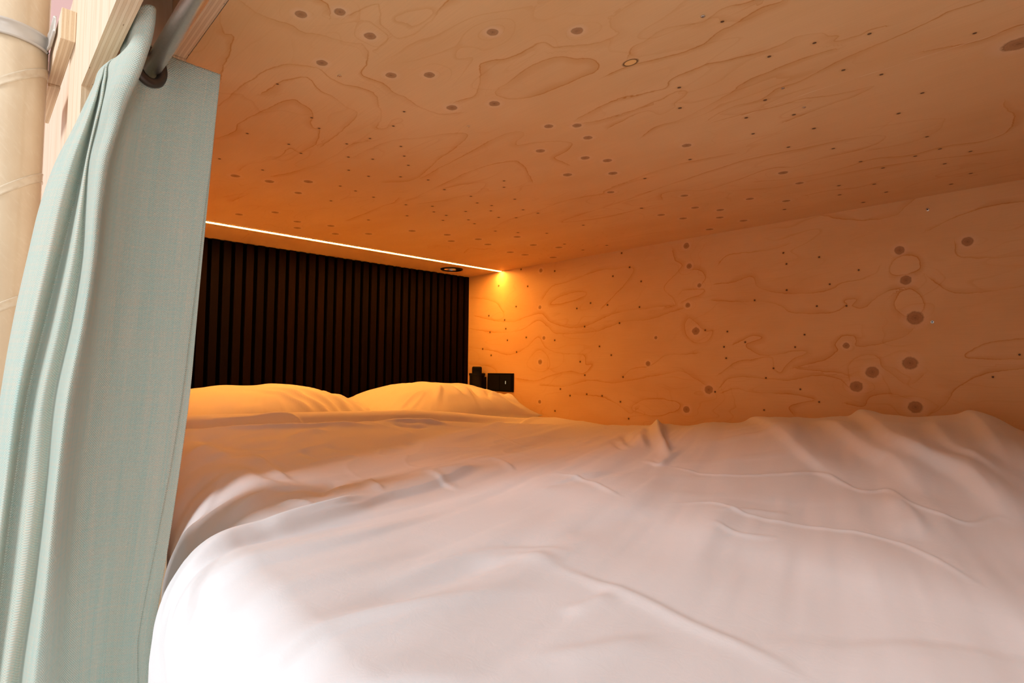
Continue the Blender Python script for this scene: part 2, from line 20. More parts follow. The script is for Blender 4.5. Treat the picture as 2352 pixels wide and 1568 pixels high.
STROKES = [[[[0.8242,0.96],[0.6235,0.869],[0.5097,0.8333],[0.3864,0.7455],[0.3032,0.6971],[0.2433,0.7042],[0.2108,0.7296]],0.01,0.008,0.06],[[[0.3522,1.084],[0.2969,0.9937],[0.2552,0.9236],[0.209,0.8192],[0.1837,0.7608]],0.005,0.007,0.03],[[[0.3068,1.2238],[0.3342,1.1658],[0.3522,1.084]],0.008,0.02,0.03],[[[0.3522,1.084],[0.3496,0.9883],[0.366,0.9402],[0.4002,0.9248]],0.01,0.02,0.04],[[[0.4422,0.951],[0.4035,0.9326],[0.3681,0.9164],[0.3284,0.8824],[0.2859,0.8453]],0.008,0.012,0.03],[[[0.3239,0.6997],[0.2681,0.6425],[0.228,0.609],[0.1878,0.5869],[0.1596,0.5698],[0.1348,0.5384]],0.01,0.004,0.025],[[[0.4897,0.6161],[0.3584,0.5742],[0.2684,0.56],[0.2217,0.5493],[0.1767,0.5262]],0.006,0.02,0.03],[[[0.4615,0.4672],[0.4032,0.4779],[0.3476,0.4805],[0.2874,0.4712],[0.2494,0.4687],[0.207,0.465],[0.1681,0.4577]],0.01,0.008,0.035],[[[0.6427,0.5384],[0.4708,0.5242],[0.3463,0.498],[0.291,0.5115]],-0.008,0.02,0.03],[[[0.5746,0.7285],[0.4028,0.6644],[0.2853,0.6482],[0.2023,0.6773]],0.008,0.01,0.03],[[[0.5144,0.8508],[0.4081,0.7747],[0.3104,0.7068],[0.2427,0.6719],[0.1982,0.6209]],0.008,0.008,0.03],[[[0.5423,0.9614],[0.5281,0.8928],[0.5107,0.8377]],0.006,0.006,0.015],[[[0.4993,1.2136],[0.4389,1.1883],[0.3865,1.1934],[0.3545,1.2393],[0.3435,1.3091]],-0.008,0.02,0.03],[[[0.4993,1.2136],[0.5662,1.2601],[0.6237,1.2557]],0.006,0.012,0.02],[[[0.3985,1.5498],[0.5248,1.5465],[0.661,1.5396],[0.7541,1.3247]],0.01,0.006,0.01],[[[0.3393,1.3185],[0.4842,1.3144],[0.6039,1.3065],[0.7682,1.279]],0.009,0.007,0.012],[[[0.7541,1.3247],[0.8578,1.3208],[0.9606,1.3015],[1.0016,1.2905]],0.011,0.007,0.01],[[[0.7915,1.3008],[0.8449,1.2839],[0.9077,1.2691]],-0.006,0.01,0.012],[[[1.0659,1.2745],[1.1613,1.3056],[1.5378,1.5296],[1.6951,1.5573]],0.006,0.008,0.015],[[[0.5642,1.1753],[0.5791,1.1398],[0.6117,1.1475]],-0.003,0.008,0.012],[[[0.3885,1.1589],[0.3995,1.0617],[0.4019,0.9722],[0.4283,0.9477]],0.008,0.012,0.03],[[[0.4994,1.1593],[0.5052,1.1051],[0.5163,1.0893]],-0.004,0.008,0.014],[[[0.5042,0.9697],[0.4527,0.9195],[0.4178,0.8535]],-0.008,0.014,0.02],[[[0.4907,0.84],[0.4303,0.7977],[0.3809,0.7451],[0.4166,0.7667],[0.4906,0.8017]],0.007,0.008,0.014],[[[0.3498,0.8567],[0.38,0.8393],[0.3884,0.7985]],0.006,0.01,0.02],[[[0.6535,0.8188],[0.6519,0.8806],[0.6644,0.9565]],0.004,0.008,0.016],[[[0.836,0.9982],[0.8862,0.995],[0.8716,0.9374],[0.8334,0.8691]],0.004,0.006,0.014],[[[0.6516,0.9685],[0.6679,0.9314],[0.7329,0.9306],[0.8162,0.9565]],0.005,0.01,0.018],[[[0.7761,0.7475],[0.8511,0.7484],[0.9364,0.7505]],-0.003,0.006,0.012],[[[0.3913,0.5327],[0.4669,0.5553],[0.549,0.5443],[0.5933,0.4752]],0.004,0.01,0.02],[[[0.4841,0.5392],[0.5374,0.5276],[0.5564,0.466]],0.004,0.012,0.02],[[[0.5287,0.4427],[0.4457,0.4656],[0.3616,0.4565],[0.2722,0.4308]],0.004,0.01,0.02],[[[0.4052,0.3503],[0.3511,0.3899],[0.2825,0.4047],[0.221,0.4135]],0.005,0.012,0.03],[[[0.4209,0.3574],[0.4655,0.3321],[0.5261,0.3027]],0.003,0.01,0.02],[[[0.487,0.3995],[0.5518,0.3881]],0.003,0.008,0.016],[[[0.9074,0.4762],[0.9754,0.4452],[1.0334,0.3906]],0.003,0.008,0.014],[[[0.8577,0.4571],[0.8523,0.4018],[0.899,0.3579]],0.0025,0.006,0.012],[[[0.7555,1.1769],[0.8021,1.1717]],-0.003,0.006,0.01],[[[2.1195,1.361],[1.6376,1.0441],[1.4035,0.8852],[1.296,0.8057],[1.1838,0.7254]],0.016,0.01,0.014],[[[1.6446,1.0873],[1.3962,0.9198],[1.2595,0.8239]],-0.008,0.012,0.012],[[[1.5255,1.0955],[1.325,0.938],[1.2197,0.8452]],-0.01,0.014,0.014],[[[1.3488,1.0038],[1.2365,0.9007],[1.1884,0.8474]],-0.006,0.01,0.012],[[[1.4747,1.0],[1.3328,0.8973],[1.2555,0.8332]],0.006,0.012,0.012],[[[1.337,0.7721],[1.184,0.7308],[1.1287,0.7174],[1.1598,0.7866]],0.006,0.008,0.02],[[[1.7784,0.8215],[1.3958,0.5388],[1.2617,0.4092],[1.2072,0.3569]],0.013,0.05,0.016],[[[1.6187,0.557],[1.3922,0.3714],[1.3367,0.3146],[1.2157,0.2334]],0.018,0.05,0.016],[[[1.9073,0.5708],[1.4368,0.3448],[1.3379,0.2093],[1.2764,0.1591],[1.1772,0.1114]],0.022,0.05,0.018],[[[1.7836,0.2834],[1.5216,0.1867],[1.3882,0.1288]],0.02,0.05,0.02],[[[1.6191,0.3182],[1.442,0.2406],[1.3888,0.1718],[1.3355,0.1245]],0.01,0.03,0.014],[[[0.8825,0.5653],[0.9584,0.5104],[0.9517,0.4345],[1.0024,0.3266],[1.0046,0.2313],[0.9184,0.1367],[0.8747,0.1119]],0.0028,0.004,0.008],[[[1.1425,0.7262],[1.1375,0.5827],[1.2153,0.4701],[1.2513,0.4247],[1.2137,0.3451],[1.2335,0.3041],[1.1763,0.2546],[1.1593,0.1832],[1.2094,0.1464],[1.1772,0.1114]],0.0028,0.003,0.006],[[[0.5427,0.5118],[0.5575,0.4266],[0.5587,0.3214],[0.555,0.2206],[0.5389,0.1698]],0.003,0.005,0.012],[[[0.5718,0.5393],[0.715,0.5472],[0.8652,0.5542]],-0.005,0.02,0.03],[[[0.7781,0.7347],[0.8947,0.7348],[1.0924,0.7516]],-0.004,0.012,0.02],[[[1.2335,0.3041],[1.1684,0.2676],[1.1102,0.2355],[1.0311,0.2118]],0.008,0.012,0.03],[[[0.8739,0.8255],[0.8955,0.7724],[0.8872,0.7035],[0.8404,0.5994]],0.003,0.004,0.01]]
CURT = [[0.386,[[0.2265,0.8],[0.1979,0.812],[0.1692,0.824],[0.1397,0.798],[0.1343,0.714],[0.1195,0.718],[0.1205,0.781],[0.1205,0.777],[0.1205,0.796],[0.1205,0.782],[0.1205,0.818],[0.1505,0.868],[0.1365,0.885],[0.2155,0.866]]],[0.376,[[0.2261,0.8],[0.197,0.812],[0.1679,0.824],[0.138,0.7992],[0.1349,0.719],[0.1199,0.723],[0.1205,0.781],[0.1205,0.777],[0.1205,0.796],[0.1205,0.782],[0.1205,0.818],[0.1505,0.868],[0.1361,0.885],[0.2151,0.866]]],[0.362,[[0.2253,0.8],[0.1965,0.812],[0.1677,0.824],[0.138,0.8009],[0.1341,0.726],[0.1195,0.73],[0.1205,0.781],[0.1205,0.777],[0.1205,0.796],[0.1205,0.782],[0.1205,0.818],[0.1505,0.868],[0.1353,0.885],[0.2143,0.866]]],[0.345,[[0.2243,0.8],[0.1936,0.812],[0.1629,0.824],[0.1313,0.8029],[0.1313,0.7345],[0.1163,0.7385],[0.1041,0.781],[0.1039,0.777],[0.1037,0.796],[0.1028,0.782],[0.1019,0.818],[0.1319,0.868],[0.1343,0.885],[0.2133,0.866]]],[0.325,[[0.2231,0.8],[0.1918,0.812],[0.1604,0.824],[0.1281,0.8053],[0.1268,0.7445],[0.1118,0.7485],[0.1022,0.781],[0.1002,0.777],[0.0982,0.796],[0.0972,0.782],[0.0962,0.818],[0.1262,0.868],[0.1331,0.885],[0.2121,0.866]]],[0.3,[[0.2217,0.8],[0.1899,0.812],[0.1581,0.824],[0.1253,0.8083],[0.1192,0.757],[0.1042,0.761],[0.0998,0.781],[0.0979,0.777],[0.0959,0.796],[0.0921,0.782],[0.0883,0.818],[0.1183,0.868],[0.1317,0.885],[0.2107,0.866]]],[0.27,[[0.22,0.8],[0.1877,0.812],[0.1554,0.824],[0.122,0.81],[0.113,0.764],[0.1017,0.768],[0.0948,0.781],[0.0934,0.777],[0.0921,0.796],[0.0854,0.782],[0.0787,0.818],[0.1087,0.868],[0.13,0.885],[0.209,0.866]]],[0.23,[[0.2179,0.8],[0.1848,0.812],[0.1518,0.824],[0.1177,0.81],[0.1052,0.764],[0.0952,0.768],[0.0891,0.781],[0.0879,0.777],[0.0867,0.796],[0.0758,0.782],[0.0649,0.818],[0.0949,0.868],[0.1279,0.885],[0.2069,0.866]]],[0.18,[[0.2152,0.8],[0.1821,0.812],[0.1491,0.824],[0.115,0.81],[0.1006,0.764],[0.0927,0.768],[0.0878,0.781],[0.0837,0.777],[0.0796,0.796],[0.0664,0.782],[0.0533,0.818],[0.0833,0.868],[0.1252,0.885],[0.2042,0.866]]],[0.12,[[0.2123,0.8],[0.1792,0.812],[0.1461,0.824],[0.112,0.81],[0.0978,0.764],[0.0912,0.768],[0.0872,0.781],[0.079,0.777],[0.0708,0.796],[0.0578,0.782],[0.0448,0.818],[0.0748,0.868],[0.1223,0.885],[0.2013,0.866]]],[0.05,[[0.2092,0.8],[0.1758,0.812],[0.1424,0.824],[0.108,0.81],[0.0917,0.764],[0.0852,0.768],[0.0812,0.781],[0.0708,0.777],[0.0605,0.796],[0.0482,0.782],[0.036,0.818],[0.066,0.868],[0.1192,0.885],[0.1982,0.866]]],[-0.03,[[0.2053,0.8],[0.1716,0.812],[0.1379,0.824],[0.1032,0.81],[0.0825,0.764],[0.075,0.768],[0.0704,0.781],[0.0596,0.777],[0.0487,0.796],[0.0388,0.782],[0.029,0.818],[0.059,0.868],[0.1153,0.885],[0.1943,0.866]]],[-0.12,[[0.1973,0.8],[0.1644,0.812],[0.1316,0.824],[0.0978,0.81],[0.0764,0.764],[0.0702,0.768],[0.0665,0.781],[0.0542,0.777],[0.042,0.796],[0.0335,0.782],[0.0249,0.818],[0.0549,0.868],[0.1073,0.885],[0.1863,0.866]]],[-0.22,[[0.1869,0.8],[0.1565,0.812],[0.1261,0.824],[0.0948,0.81],[0.0725,0.764],[0.0651,0.768],[0.0606,0.781],[0.0484,0.777],[0.0363,0.796],[0.0286,0.782],[0.0209,0.818],[0.0509,0.868],[0.0969,0.885],[0.1759,0.866]]],[-0.32,[[0.1756,0.8],[0.1488,0.812],[0.122,0.824],[0.0944,0.81],[0.0679,0.764],[0.0588,0.768],[0.0531,0.781],[0.0417,0.777],[0.0303,0.796],[0.0248,0.782],[0.0194,0.818],[0.0494,0.868],[0.0856,0.885],[0.1646,0.866]]],[-0.42,[[0.1736,0.8],[0.1471,0.812],[0.1207,0.824],[0.0935,0.81],[0.0671,0.764],[0.0577,0.768],[0.052,0.781],[0.0408,0.777],[0.0296,0.796],[0.0248,0.782],[0.0201,0.818],[0.0501,0.868],[0.0836,0.885],[0.1626,0.866]]],[-0.55,[[0.1768,0.8],[0.1508,0.812],[0.1248,0.824],[0.098,0.81],[0.0723,0.764],[0.0629,0.768],[0.0572,0.781],[0.0461,0.777],[0.0349,0.796],[0.0302,0.782],[0.0255,0.818],[0.0555,0.868],[0.0868,0.885],[0.1658,0.866]]]]
SEAM = [0.004,0.004,0.004,0.004,0.004,0.004,0.004,0.02,0.03,0.04,0.06,0.08,0.10,0.145,0.19,0.11,0.09]
LED_COL = (1.0, .375, .058)
LED_STR = 97.0
WORLD_COL = (.97, .96, .97)
WORLD_STR = 0.49
EXPO = 0.14
ROD = (.1545, .376)
AREAS = [('window_daylight', (-3.9, -.08, 2.7), (.7, .6, -.2), 1.3, 1.8, 208, (.96, .97, 1.0)),
         ('curtain_fill_light', (-.55, -2.4, .0), (.1, .8, .0), .5, 1.2, 17, (1.0, .98, .97))]  # second one is an unseen fill lamp added to brighten the curtain panel
# ------------------------------------------------------------------ helpers
def tag(o, label, cat, group=None):
    o['label'] = label; o['category'] = cat
    if group: o['group'] = group
    return o

def struct(o, label=None):
    o['kind'] = 'structure'
    if label: o['label'] = label
    return o

def link(name, me, mats=(), parent=None, smooth=False):
    for m in (mats if isinstance(mats, (list, tuple)) else [mats]):
        me.materials.append(m)
    if smooth:
        me.polygons.foreach_set('use_smooth', [True]*len(me.polygons))
    o = bpy.data.objects.new(name, me); COL.objects.link(o)
    if parent is not None: o.parent = parent
    return o

def empty(name, loc=(0, 0, 0)):
    o = bpy.data.objects.new(name, None); COL.objects.link(o); o.location = loc
    o.empty_display_size = .02
    return o

def bm_obj(name, bm, mats, parent=None, smooth=False, edge_faces=None):
    me = bpy.data.meshes.new(name)
    bmesh.ops.recalc_face_normals(bm, faces=bm.faces[:])
    bm.to_mesh(me); bm.free()
    return link(name, me, mats, parent, smooth)

def add_box(bm, lo, hi, bevel=0.0, mat=0, endmat=None, seg=2):
    b = bmesh.new()
    vs = [b.verts.new((x, y, z)) for x in (lo[0], hi[0]) for y in (lo[1], hi[1]) for z in (lo[2], hi[2])]
    for q in ((0, 1, 3, 2), (4, 6, 7, 5), (0, 4, 5, 1), (2, 3, 7, 6), (0, 2, 6, 4), (1, 5, 7, 3)):
        f = b.faces.new([vs[i] for i in q]); f.material_index = mat
    bmesh.ops.recalc_face_normals(b, faces=b.faces[:])
    if endmat is not None:                       # sheet stands in the YZ plane: its rims show the plies
        for f in b.faces:
            if abs(f.normal.x) < .5: f.material_index = endmat
    if bevel > 0:
        bmesh.ops.bevel(b, geom=b.edges[:], offset=bevel, segments=seg, affect='EDGES', profile=.6)
    tmp = bpy.data.meshes.new('tmp'); b.to_mesh(tmp); b.free()
    bm.from_mesh(tmp); bpy.data.meshes.remove(tmp)

def add_lathe(bm, prof, seg=48, M=Matrix(), closed=False, mat=0):
    rings = []
    for r, h in prof:
        rings.append([bm.verts.new(M @ Vector((r*math.cos(2*math.pi*k/seg), r*math.sin(2*math.pi*k/seg), h))) for k in range(seg)])
    n = len(rings)
    for i in range(n if closed else n-1):
        A, B = rings[i], rings[(i+1) % n]
        for k in range(seg):
            f = bm.faces.new((A[k], A[(k+1) % seg], B[(k+1) % seg], B[k])); f.material_index = mat
    return rings

def sweep(bm, path, prof, closed_prof=True, tilt=None):
    """path: list of (point, normal); prof: (across normal, along z)."""
    rings = []
    for P, N in path:
        rings.append([bm.verts.new(Vector(P) + Vector(N)*a + Vector((0, 0, 1))*b) for a, b in prof])
    m = len(prof)
    for A, B in zip(rings, rings[1:]):
        for k in range(m):
            bm.faces.new((A[k], A[(k+1) % m], B[(k+1) % m], B[k]))
    bm.faces.new(rings[0]); bm.faces.new(rings[-1][::-1])

def grid_mesh(name, V, nu, nv, keep=None):
    """V: (nu*nv,3) float array, index i*nv+j."""
    i, j = np.meshgrid(np.arange(nu-1), np.arange(nv-1), indexing='ij')
    a = (i*nv+j).ravel()
    q = np.stack([a, a+nv, a+nv+1, a+1], 1)
    if keep is not None: q = q[keep.ravel()]
    me = bpy.data.meshes.new(name)
    me.vertices.add(len(V)); me.vertices.foreach_set('co', np.asarray(V, np.float32).ravel())
    me.loops.add(q.size); me.loops.foreach_set('vertex_index', q.astype(np.int32).ravel())
    me.polygons.add(len(q))
    me.polygons.foreach_set('loop_start', np.arange(0, q.size, 4, dtype=np.int32))
    try: me.polygons.foreach_set('loop_total', np.full(len(q), 4, np.int32))
    except Exception: pass
    me.update(calc_edges=True); me.validate()
    return me

def catmull(pts, n=8):
    P = [np.array(p, float) for p in pts]
    if len(P) < 3: return np.array(P)
    closed = np.linalg.norm(P[0]-P[-1]) < .02 and len(P) > 5
    Q = ([P[-2]] if closed else [2*P[0]-P[1]]) + P + ([P[1]] if closed else [2*P[-1]-P[-2]])
    if closed: Q[len(Q)-2] = P[0]
    out = []
    for k in range(1, len(Q)-2):
        for t in np.linspace(0, 1, n, endpoint=False):
            a, b, c, d = Q[k-1:k+3]
            out.append(.5*((2*b)+(c-a)*t+(2*a-5*b+4*c-d)*t*t+(3*b-a-3*c+d)*t**3))
    out.append(Q[-2])
    return np.array(out)

def vnoise(x, y, seed=0):
    """smooth value noise on arrays, about -1..1"""
    xi = np.floor(x).astype(np.int64); yi = np.floor(y).astype(np.int64)
    fx = x-xi; fy = y-yi
    fx = fx*fx*fx*(fx*(fx*6-15)+10); fy = fy*fy*fy*(fy*(fy*6-15)+10)
    def h(a, b):
        n = (a*374761393 + b*668265263 + seed*1442695041) & 0x7fffffff
        n = ((n ^ (n >> 13))*1274126177) & 0x7fffffff
        n = n ^ (n >> 16)
        return (n & 0xffff)/32767.5-1
    return (h(xi, yi)*(1-fx)+h(xi+1, yi)*fx)*(1-fy)+(h(xi, yi+1)*(1-fx)+h(xi+1, yi+1)*fx)*fy

# ------------------------------------------------------------------ materials
class NT:
    def __init__(s, name):
        s.m = bpy.data.materials.new(name); s.m.use_nodes = True
        s.t = s.m.node_tree; s.t.nodes.clear()
        s.out = s.t.nodes.new('ShaderNodeOutputMaterial')
    def n(s, typ, **kw):
        nd = s.t.nodes.new(typ)
        for k, v in kw.items(): setattr(nd, k, v)
        return nd
    def put(s, sock, v):
        if hasattr(v, 'is_linked') or isinstance(v, bpy.types.NodeSocket): s.t.links.new(v, sock)
        elif isinstance(v, (tuple, list)) and len(v) == 3 and sock.type == 'RGBA': sock.default_value = (*v, 1)
        else: sock.default_value = v
    def math(s, op, a, b=0.0, c=None, clamp=False):
        nd = s.n('ShaderNodeMath', operation=op, use_clamp=clamp)
        s.put(nd.inputs[0], a); s.put(nd.inputs[1], b)
        if c is not None: s.put(nd.inputs[2], c)
        return nd.outputs[0]
    def mr(s, v, a, b, c, d, smooth=False):
        nd = s.n('ShaderNodeMapRange', interpolation_type='SMOOTHSTEP' if smooth else 'LINEAR')
        for k, x in enumerate((v, a, b, c, d)): s.put(nd.inputs[k], x)
        return nd.outputs[0]
    def mix(s, f, a, b, blend='MIX'):
        nd = s.n('ShaderNodeMix', data_type='RGBA', blend_type=blend)
        s.put(nd.inputs[0], f); s.put(nd.inputs[6], a); s.put(nd.inputs[7], b)
        return nd.outputs[2]
    def noise(s, vec, scale=1.0, detail=2.0, rough=.5, dist=0.0):
        nd = s.n('ShaderNodeTexNoise')
        if vec is not None: s.put(nd.inputs['Vector'], vec)
        nd.inputs['Scale'].default_value = scale; nd.inputs['Detail'].default_value = detail
        nd.inputs['Roughness'].default_value = rough; nd.inputs['Distortion'].default_value = dist
        return nd.outputs[0]
    def comb(s, x, y, z=0.0):
        nd = s.n('ShaderNodeCombineXYZ')
        for k, v in enumerate((x, y, z)): s.put(nd.inputs[k], v)
        return nd.outputs[0]
    def sep(s, v):
        nd = s.n('ShaderNodeSeparateXYZ'); s.put(nd.inputs[0], v); return nd.outputs
    def obj(s):
        return s.n('ShaderNodeTexCoord').outputs['Object']
    def attr(s, name):
        return s.n('ShaderNodeAttribute', attribute_name=name)
    def ramp(s, f, stops):
        nd = s.n('ShaderNodeValToRGB'); s.put(nd.inputs[0], f)
        e = nd.color_ramp.elements
        while len(e) < len(stops): e.new(.5)
        for k, (p, c) in enumerate(stops):
            e[k].position = p; e[k].color = (*c, 1)
        return nd.outputs[0]
    def bsdf(s, col, rough=.5, spec=.3, metal=0.0, bump=None, bstr=.3, bdist=.001, **kw):
        b = s.n('ShaderNodeBsdfPrincipled')
        s.put(b.inputs['Base Color'], col); s.put(b.inputs['Roughness'], rough)
        b.inputs['Specular IOR Level'].default_value = spec; b.inputs['Metallic'].default_value = metal
        for k, v in kw.items():
            s.put(b.inputs[k.replace('_', ' ')], v)
        if bump is not None:
            bn = s.n('ShaderNodeBump'); bn.inputs['Strength'].default_value = bstr
            bn.inputs['Distance'].default_value = bdist; s.put(bn.inputs['Height'], bump)
            s.t.links.new(bn.outputs[0], b.inputs['Normal'])
        s.t.links.new(b.outputs[0], s.out.inputs[0]); return s.m

def plain(name, col, rough=.5, spec=.3, metal=0.0, var=.06, scale=40, **kw):
    t = NT(name); o = t.obj()
    n = t.noise(o, scale, 3)
    c = t.mix(t.mr(n, .3, .7, 0, 1), tuple(c*(1-var) for c in col), tuple(min(c*(1+var), 1) for c in col))
    return t.bsdf(c, rough, spec, metal, **kw)

def plywood(name, u, v, plug=None, scratch=False):
    """Rotary-cut softwood veneer.  u runs along the grain, v across it."""
    t = NT(name); o = t.sep(t.obj()); U, Vv = o[u], o[v]
    P = t.comb(U, Vv)
    jag = t.math('MULTIPLY', t.math('SUBTRACT', t.noise(t.comb(t.math('MULTIPLY', U, .55), Vv), 95, 3, .65), .5), .006)
    wob = t.math('MULTIPLY', t.math('SUBTRACT', t.noise(P, 22, 2), .5), .008)
    d = t.math('ADD', t.math('ADD', t.attr('line').outputs['Fac'], jag), wob)
    la = t.attr('linegap').outputs['Fac']
    strength = t.mr(t.noise(P, 6.0, 2), .36, .60, .25, 1.0)
    core = t.math('MULTIPLY', t.mr(t.math('ABSOLUTE', d), .0004, .0018, 1, 0, True), t.mr(la, .006, .010, 1, 0))
    smw = t.mr(t.noise(P, 8.5, 1), .35, .68, .003, .022)
    sm = t.math('DIVIDE', t.math('MULTIPLY', d, -1), smw)
    smear = t.math('MULTIPLY', t.mr(sm, 0, 1, 1, 0), t.math('GREATER_THAN', sm, -.02))
    smear = t.math('MULTIPLY', smear, t.mr(la, .012, .026, 1, 0))
    # faint background rings that bend round the knots
    hh = t.math('ADD', t.math('MULTIPLY', t.noise(t.comb(t.math('MULTIPLY', U, 1.3), t.math('MULTIPLY', Vv, 4.2)), 1.0, 3, .5), 15.0),
                t.math('MULTIPLY', t.attr('knotfield').outputs['Fac'], 2.2))
    hh = t.math('ADD', hh, t.math('MULTIPLY', jag, 14))
    fr = t.math('FRACT', hh)
    ring = t.math('MULTIPLY', t.mr(fr, 0, .13, 1, 0), t.mr(t.noise(P, 3.4, 2), .44, .66, 0, 1))
    fib = t.noise(t.comb(t.math('MULTIPLY', U, 9), t.math('MULTIPLY', Vv, 420)), 1, 3, .6)
    blot = t.noise(t.comb(t.math('MULTIPLY', U, 1.4), t.math('MULTIPLY', Vv, 3)), 2.0, 3, .55)
    base = t.mix(t.mr(blot, .3, .72, 0, 1), (.81, .56, .30), (.74, .465, .22))
    base = t.mix(t.mr(fib, .3, .75, 0, .20), base, (.60, .36, .19))
    dark = t.math('ADD', t.math('MULTIPLY', t.math('MULTIPLY', core, strength), .60),
                  t.math('MULTIPLY', t.math('MULTIPLY', smear, strength), .50))
    dark = t.math('ADD', dark, t.math('MULTIPLY', ring, .36), clamp=True)
    col = t.mix(dark, base, (.60, .265, .070))
    # knots: (u, v, radius) of the nearest one is stored on every face
    def spot(att, wv):
        a = t.sep(t.attr(att).outputs['Vector'])
        du = t.math('MULTIPLY', t.math('SUBTRACT', U, a[0]), .93); dv = t.math('SUBTRACT', Vv, a[1])
        r = t.math('SQRT', t.math('ADD', t.math('MULTIPLY', du, du), t.math('MULTIPLY', dv, dv)))
        return t.math('ADD', t.math('DIVIDE', r, a[2]), t.math('MULTIPLY', t.math('SUBTRACT', t.noise(P, wv, 2), .5), .35))
    k = spot('knot', 130)
    halo = t.math('MULTIPLY', t.mr(k, 1.0, 2.0, 1, 0), .40)
    col = t.mix(halo, col, (.82, .63, .44))
    kc = t.ramp(t.math('ADD', t.math('MULTIPLY', t.math('FRACT', t.math('MULTIPLY', k, 3.4)), .22), t.math('MULTIPLY', k, .62)),
                [(0, (.15, .060, .022)), (.25, (.34, .165, .07)), (.6, (.44, .235, .105)), (.82, (.22, .095, .036))])
    kc = t.mix(t.mr(t.noise(P, 420, 3, .7), .52, .75, 0, .55), kc, (.10, .045, .02))
    col = t.mix(t.math('MULTIPLY', t.mr(k, .86, 1.08, 1, 0), .86), col, kc)
    q = spot('pin', 260)
    col = t.mix(t.math('MULTIPLY', t.mr(q, 1.0, 2.6, 1, 0), .30), col, (.55, .28, .10))
    col = t.mix(t.math('MULTIPLY', t.mr(q, .75, 1.15, 1, 0), .93), col, t.mix(t.mr(q, 0, .6, 0, 1), (.16, .075, .035), (.055, .02, .012)))
    if plug:
        du = t.math('DIVIDE', t.math('SUBTRACT', U, plug[0]), .0115); dv = t.math('DIVIDE', t.math('SUBTRACT', Vv, plug[1]), .0075)
        r = t.math('SQRT', t.math('ADD', t.math('MULTIPLY', du, du), t.math('MULTIPLY', dv, dv)))
        col = t.mix(t.mr(r, 1.0, 1.3, 1, 0), col, (.20, .09, .03))
        col = t.mix(t.mr(r, .84, .9, 1, 0), col, (.86, .55, .22))
    if scratch:
        for (u0, v0), (u1, v1) in zip(SCR, SCR[1:]):
            s_ = t.mr(U, min(u0, u1), max(u0, u1), v0 if u0 < u1 else v1, v1 if u0 < u1 else v0)
            e = t.math('ABSOLUTE', t.math('SUBTRACT', Vv, s_))
            msk = t.math('MULTIPLY', t.math('MULTIPLY', t.math('LESS_THAN', e, .0007), t.math('GREATER_THAN', U, min(u0, u1))), t.math('LESS_THAN', U, max(u0, u1)))
            col = t.mix(t.math('MULTIPLY', msk, t.mr(t.noise(P, 30, 2), .4, .6, 0, .55)), col, (.92, .80, .62))
    return t.bsdf(col, .52, .25, bump=fib, bstr=.08, bdist=.0006)

def ply_face(name):
    t = NT(name); o = t.sep(t.obj())
    g = t.noise(t.comb(t.math('MULTIPLY', o[1], 55), t.math('MULTIPLY', o[2], 2.2), t.math('MULTIPLY', o[0], 20)), 1.0, 4, .6, .6)
    f = t.noise(t.comb(t.math('MULTIPLY', o[1], 300), t.math('MULTIPLY', o[2], 8), 0), 1.0, 2)
    c = t.ramp(g, [(.25, (.76, .61, .45)), (.5, (.80, .66, .50)), (.62, (.73, .54, .37)), (.8, (.79, .645, .48))])
    c = t.mix(t.mr(f, .4, .8, 0, .2), c, (.70, .50, .33))
    return t.bsdf(c, .55, .25)

def ply_edge(name, axis, x0, thick, plies):
    """rim of a plywood sheet: plies stacked along one axis"""
    t = NT(name); o = t.sep(t.obj())
    along = o[1] if axis == 0 else o[0]
    x = t.math('DIVIDE', t.math('SUBTRACT', o[axis], x0), thick/plies)
    x = t.math('ADD', x, t.math('MULTIPLY', t.math('SUBTRACT', t.noise(t.obj(), 45, 2), .5), .25))
    par = t.math('MODULO', t.math('FLOOR', x), 2.0)
    fr = t.math('FRACT', x)
    glue = t.math('MAXIMUM', t.mr(fr, 0, .10, 1, 0), t.mr(fr, .93, 1.0, 0, 1))
    end = t.noise(t.comb(t.math('MULTIPLY', o[0], 700), t.math('MULTIPLY', o[1], 500), t.math('MULTIPLY', o[2], 500)), 1, 2)
    run = t.noise(t.comb(t.math('MULTIPLY', o[0], 800), t.math('MULTIPLY', o[1], 18), t.math('MULTIPLY', o[2], 18)), 1, 3)
    c = t.mix(par, t.mix(end, (.66, .47, .29), (.76, .58, .38)), t.mix(run, (.84, .68, .48), (.76, .57, .37)))
    c = t.mix(t.math('MULTIPLY', glue, .55), c, (.40, .22, .12))
    hole = t.noise(t.comb(t.math('MULTIPLY', o[0], 260), t.math('MULTIPLY', o[1], 60), t.math('MULTIPLY', o[2], 60)), 1, 1)
    c = t.mix(t.mr(hole, .76, .79, 0, .9), c, (.12, .05, .02))
    return t.bsdf(c, .6, .2)

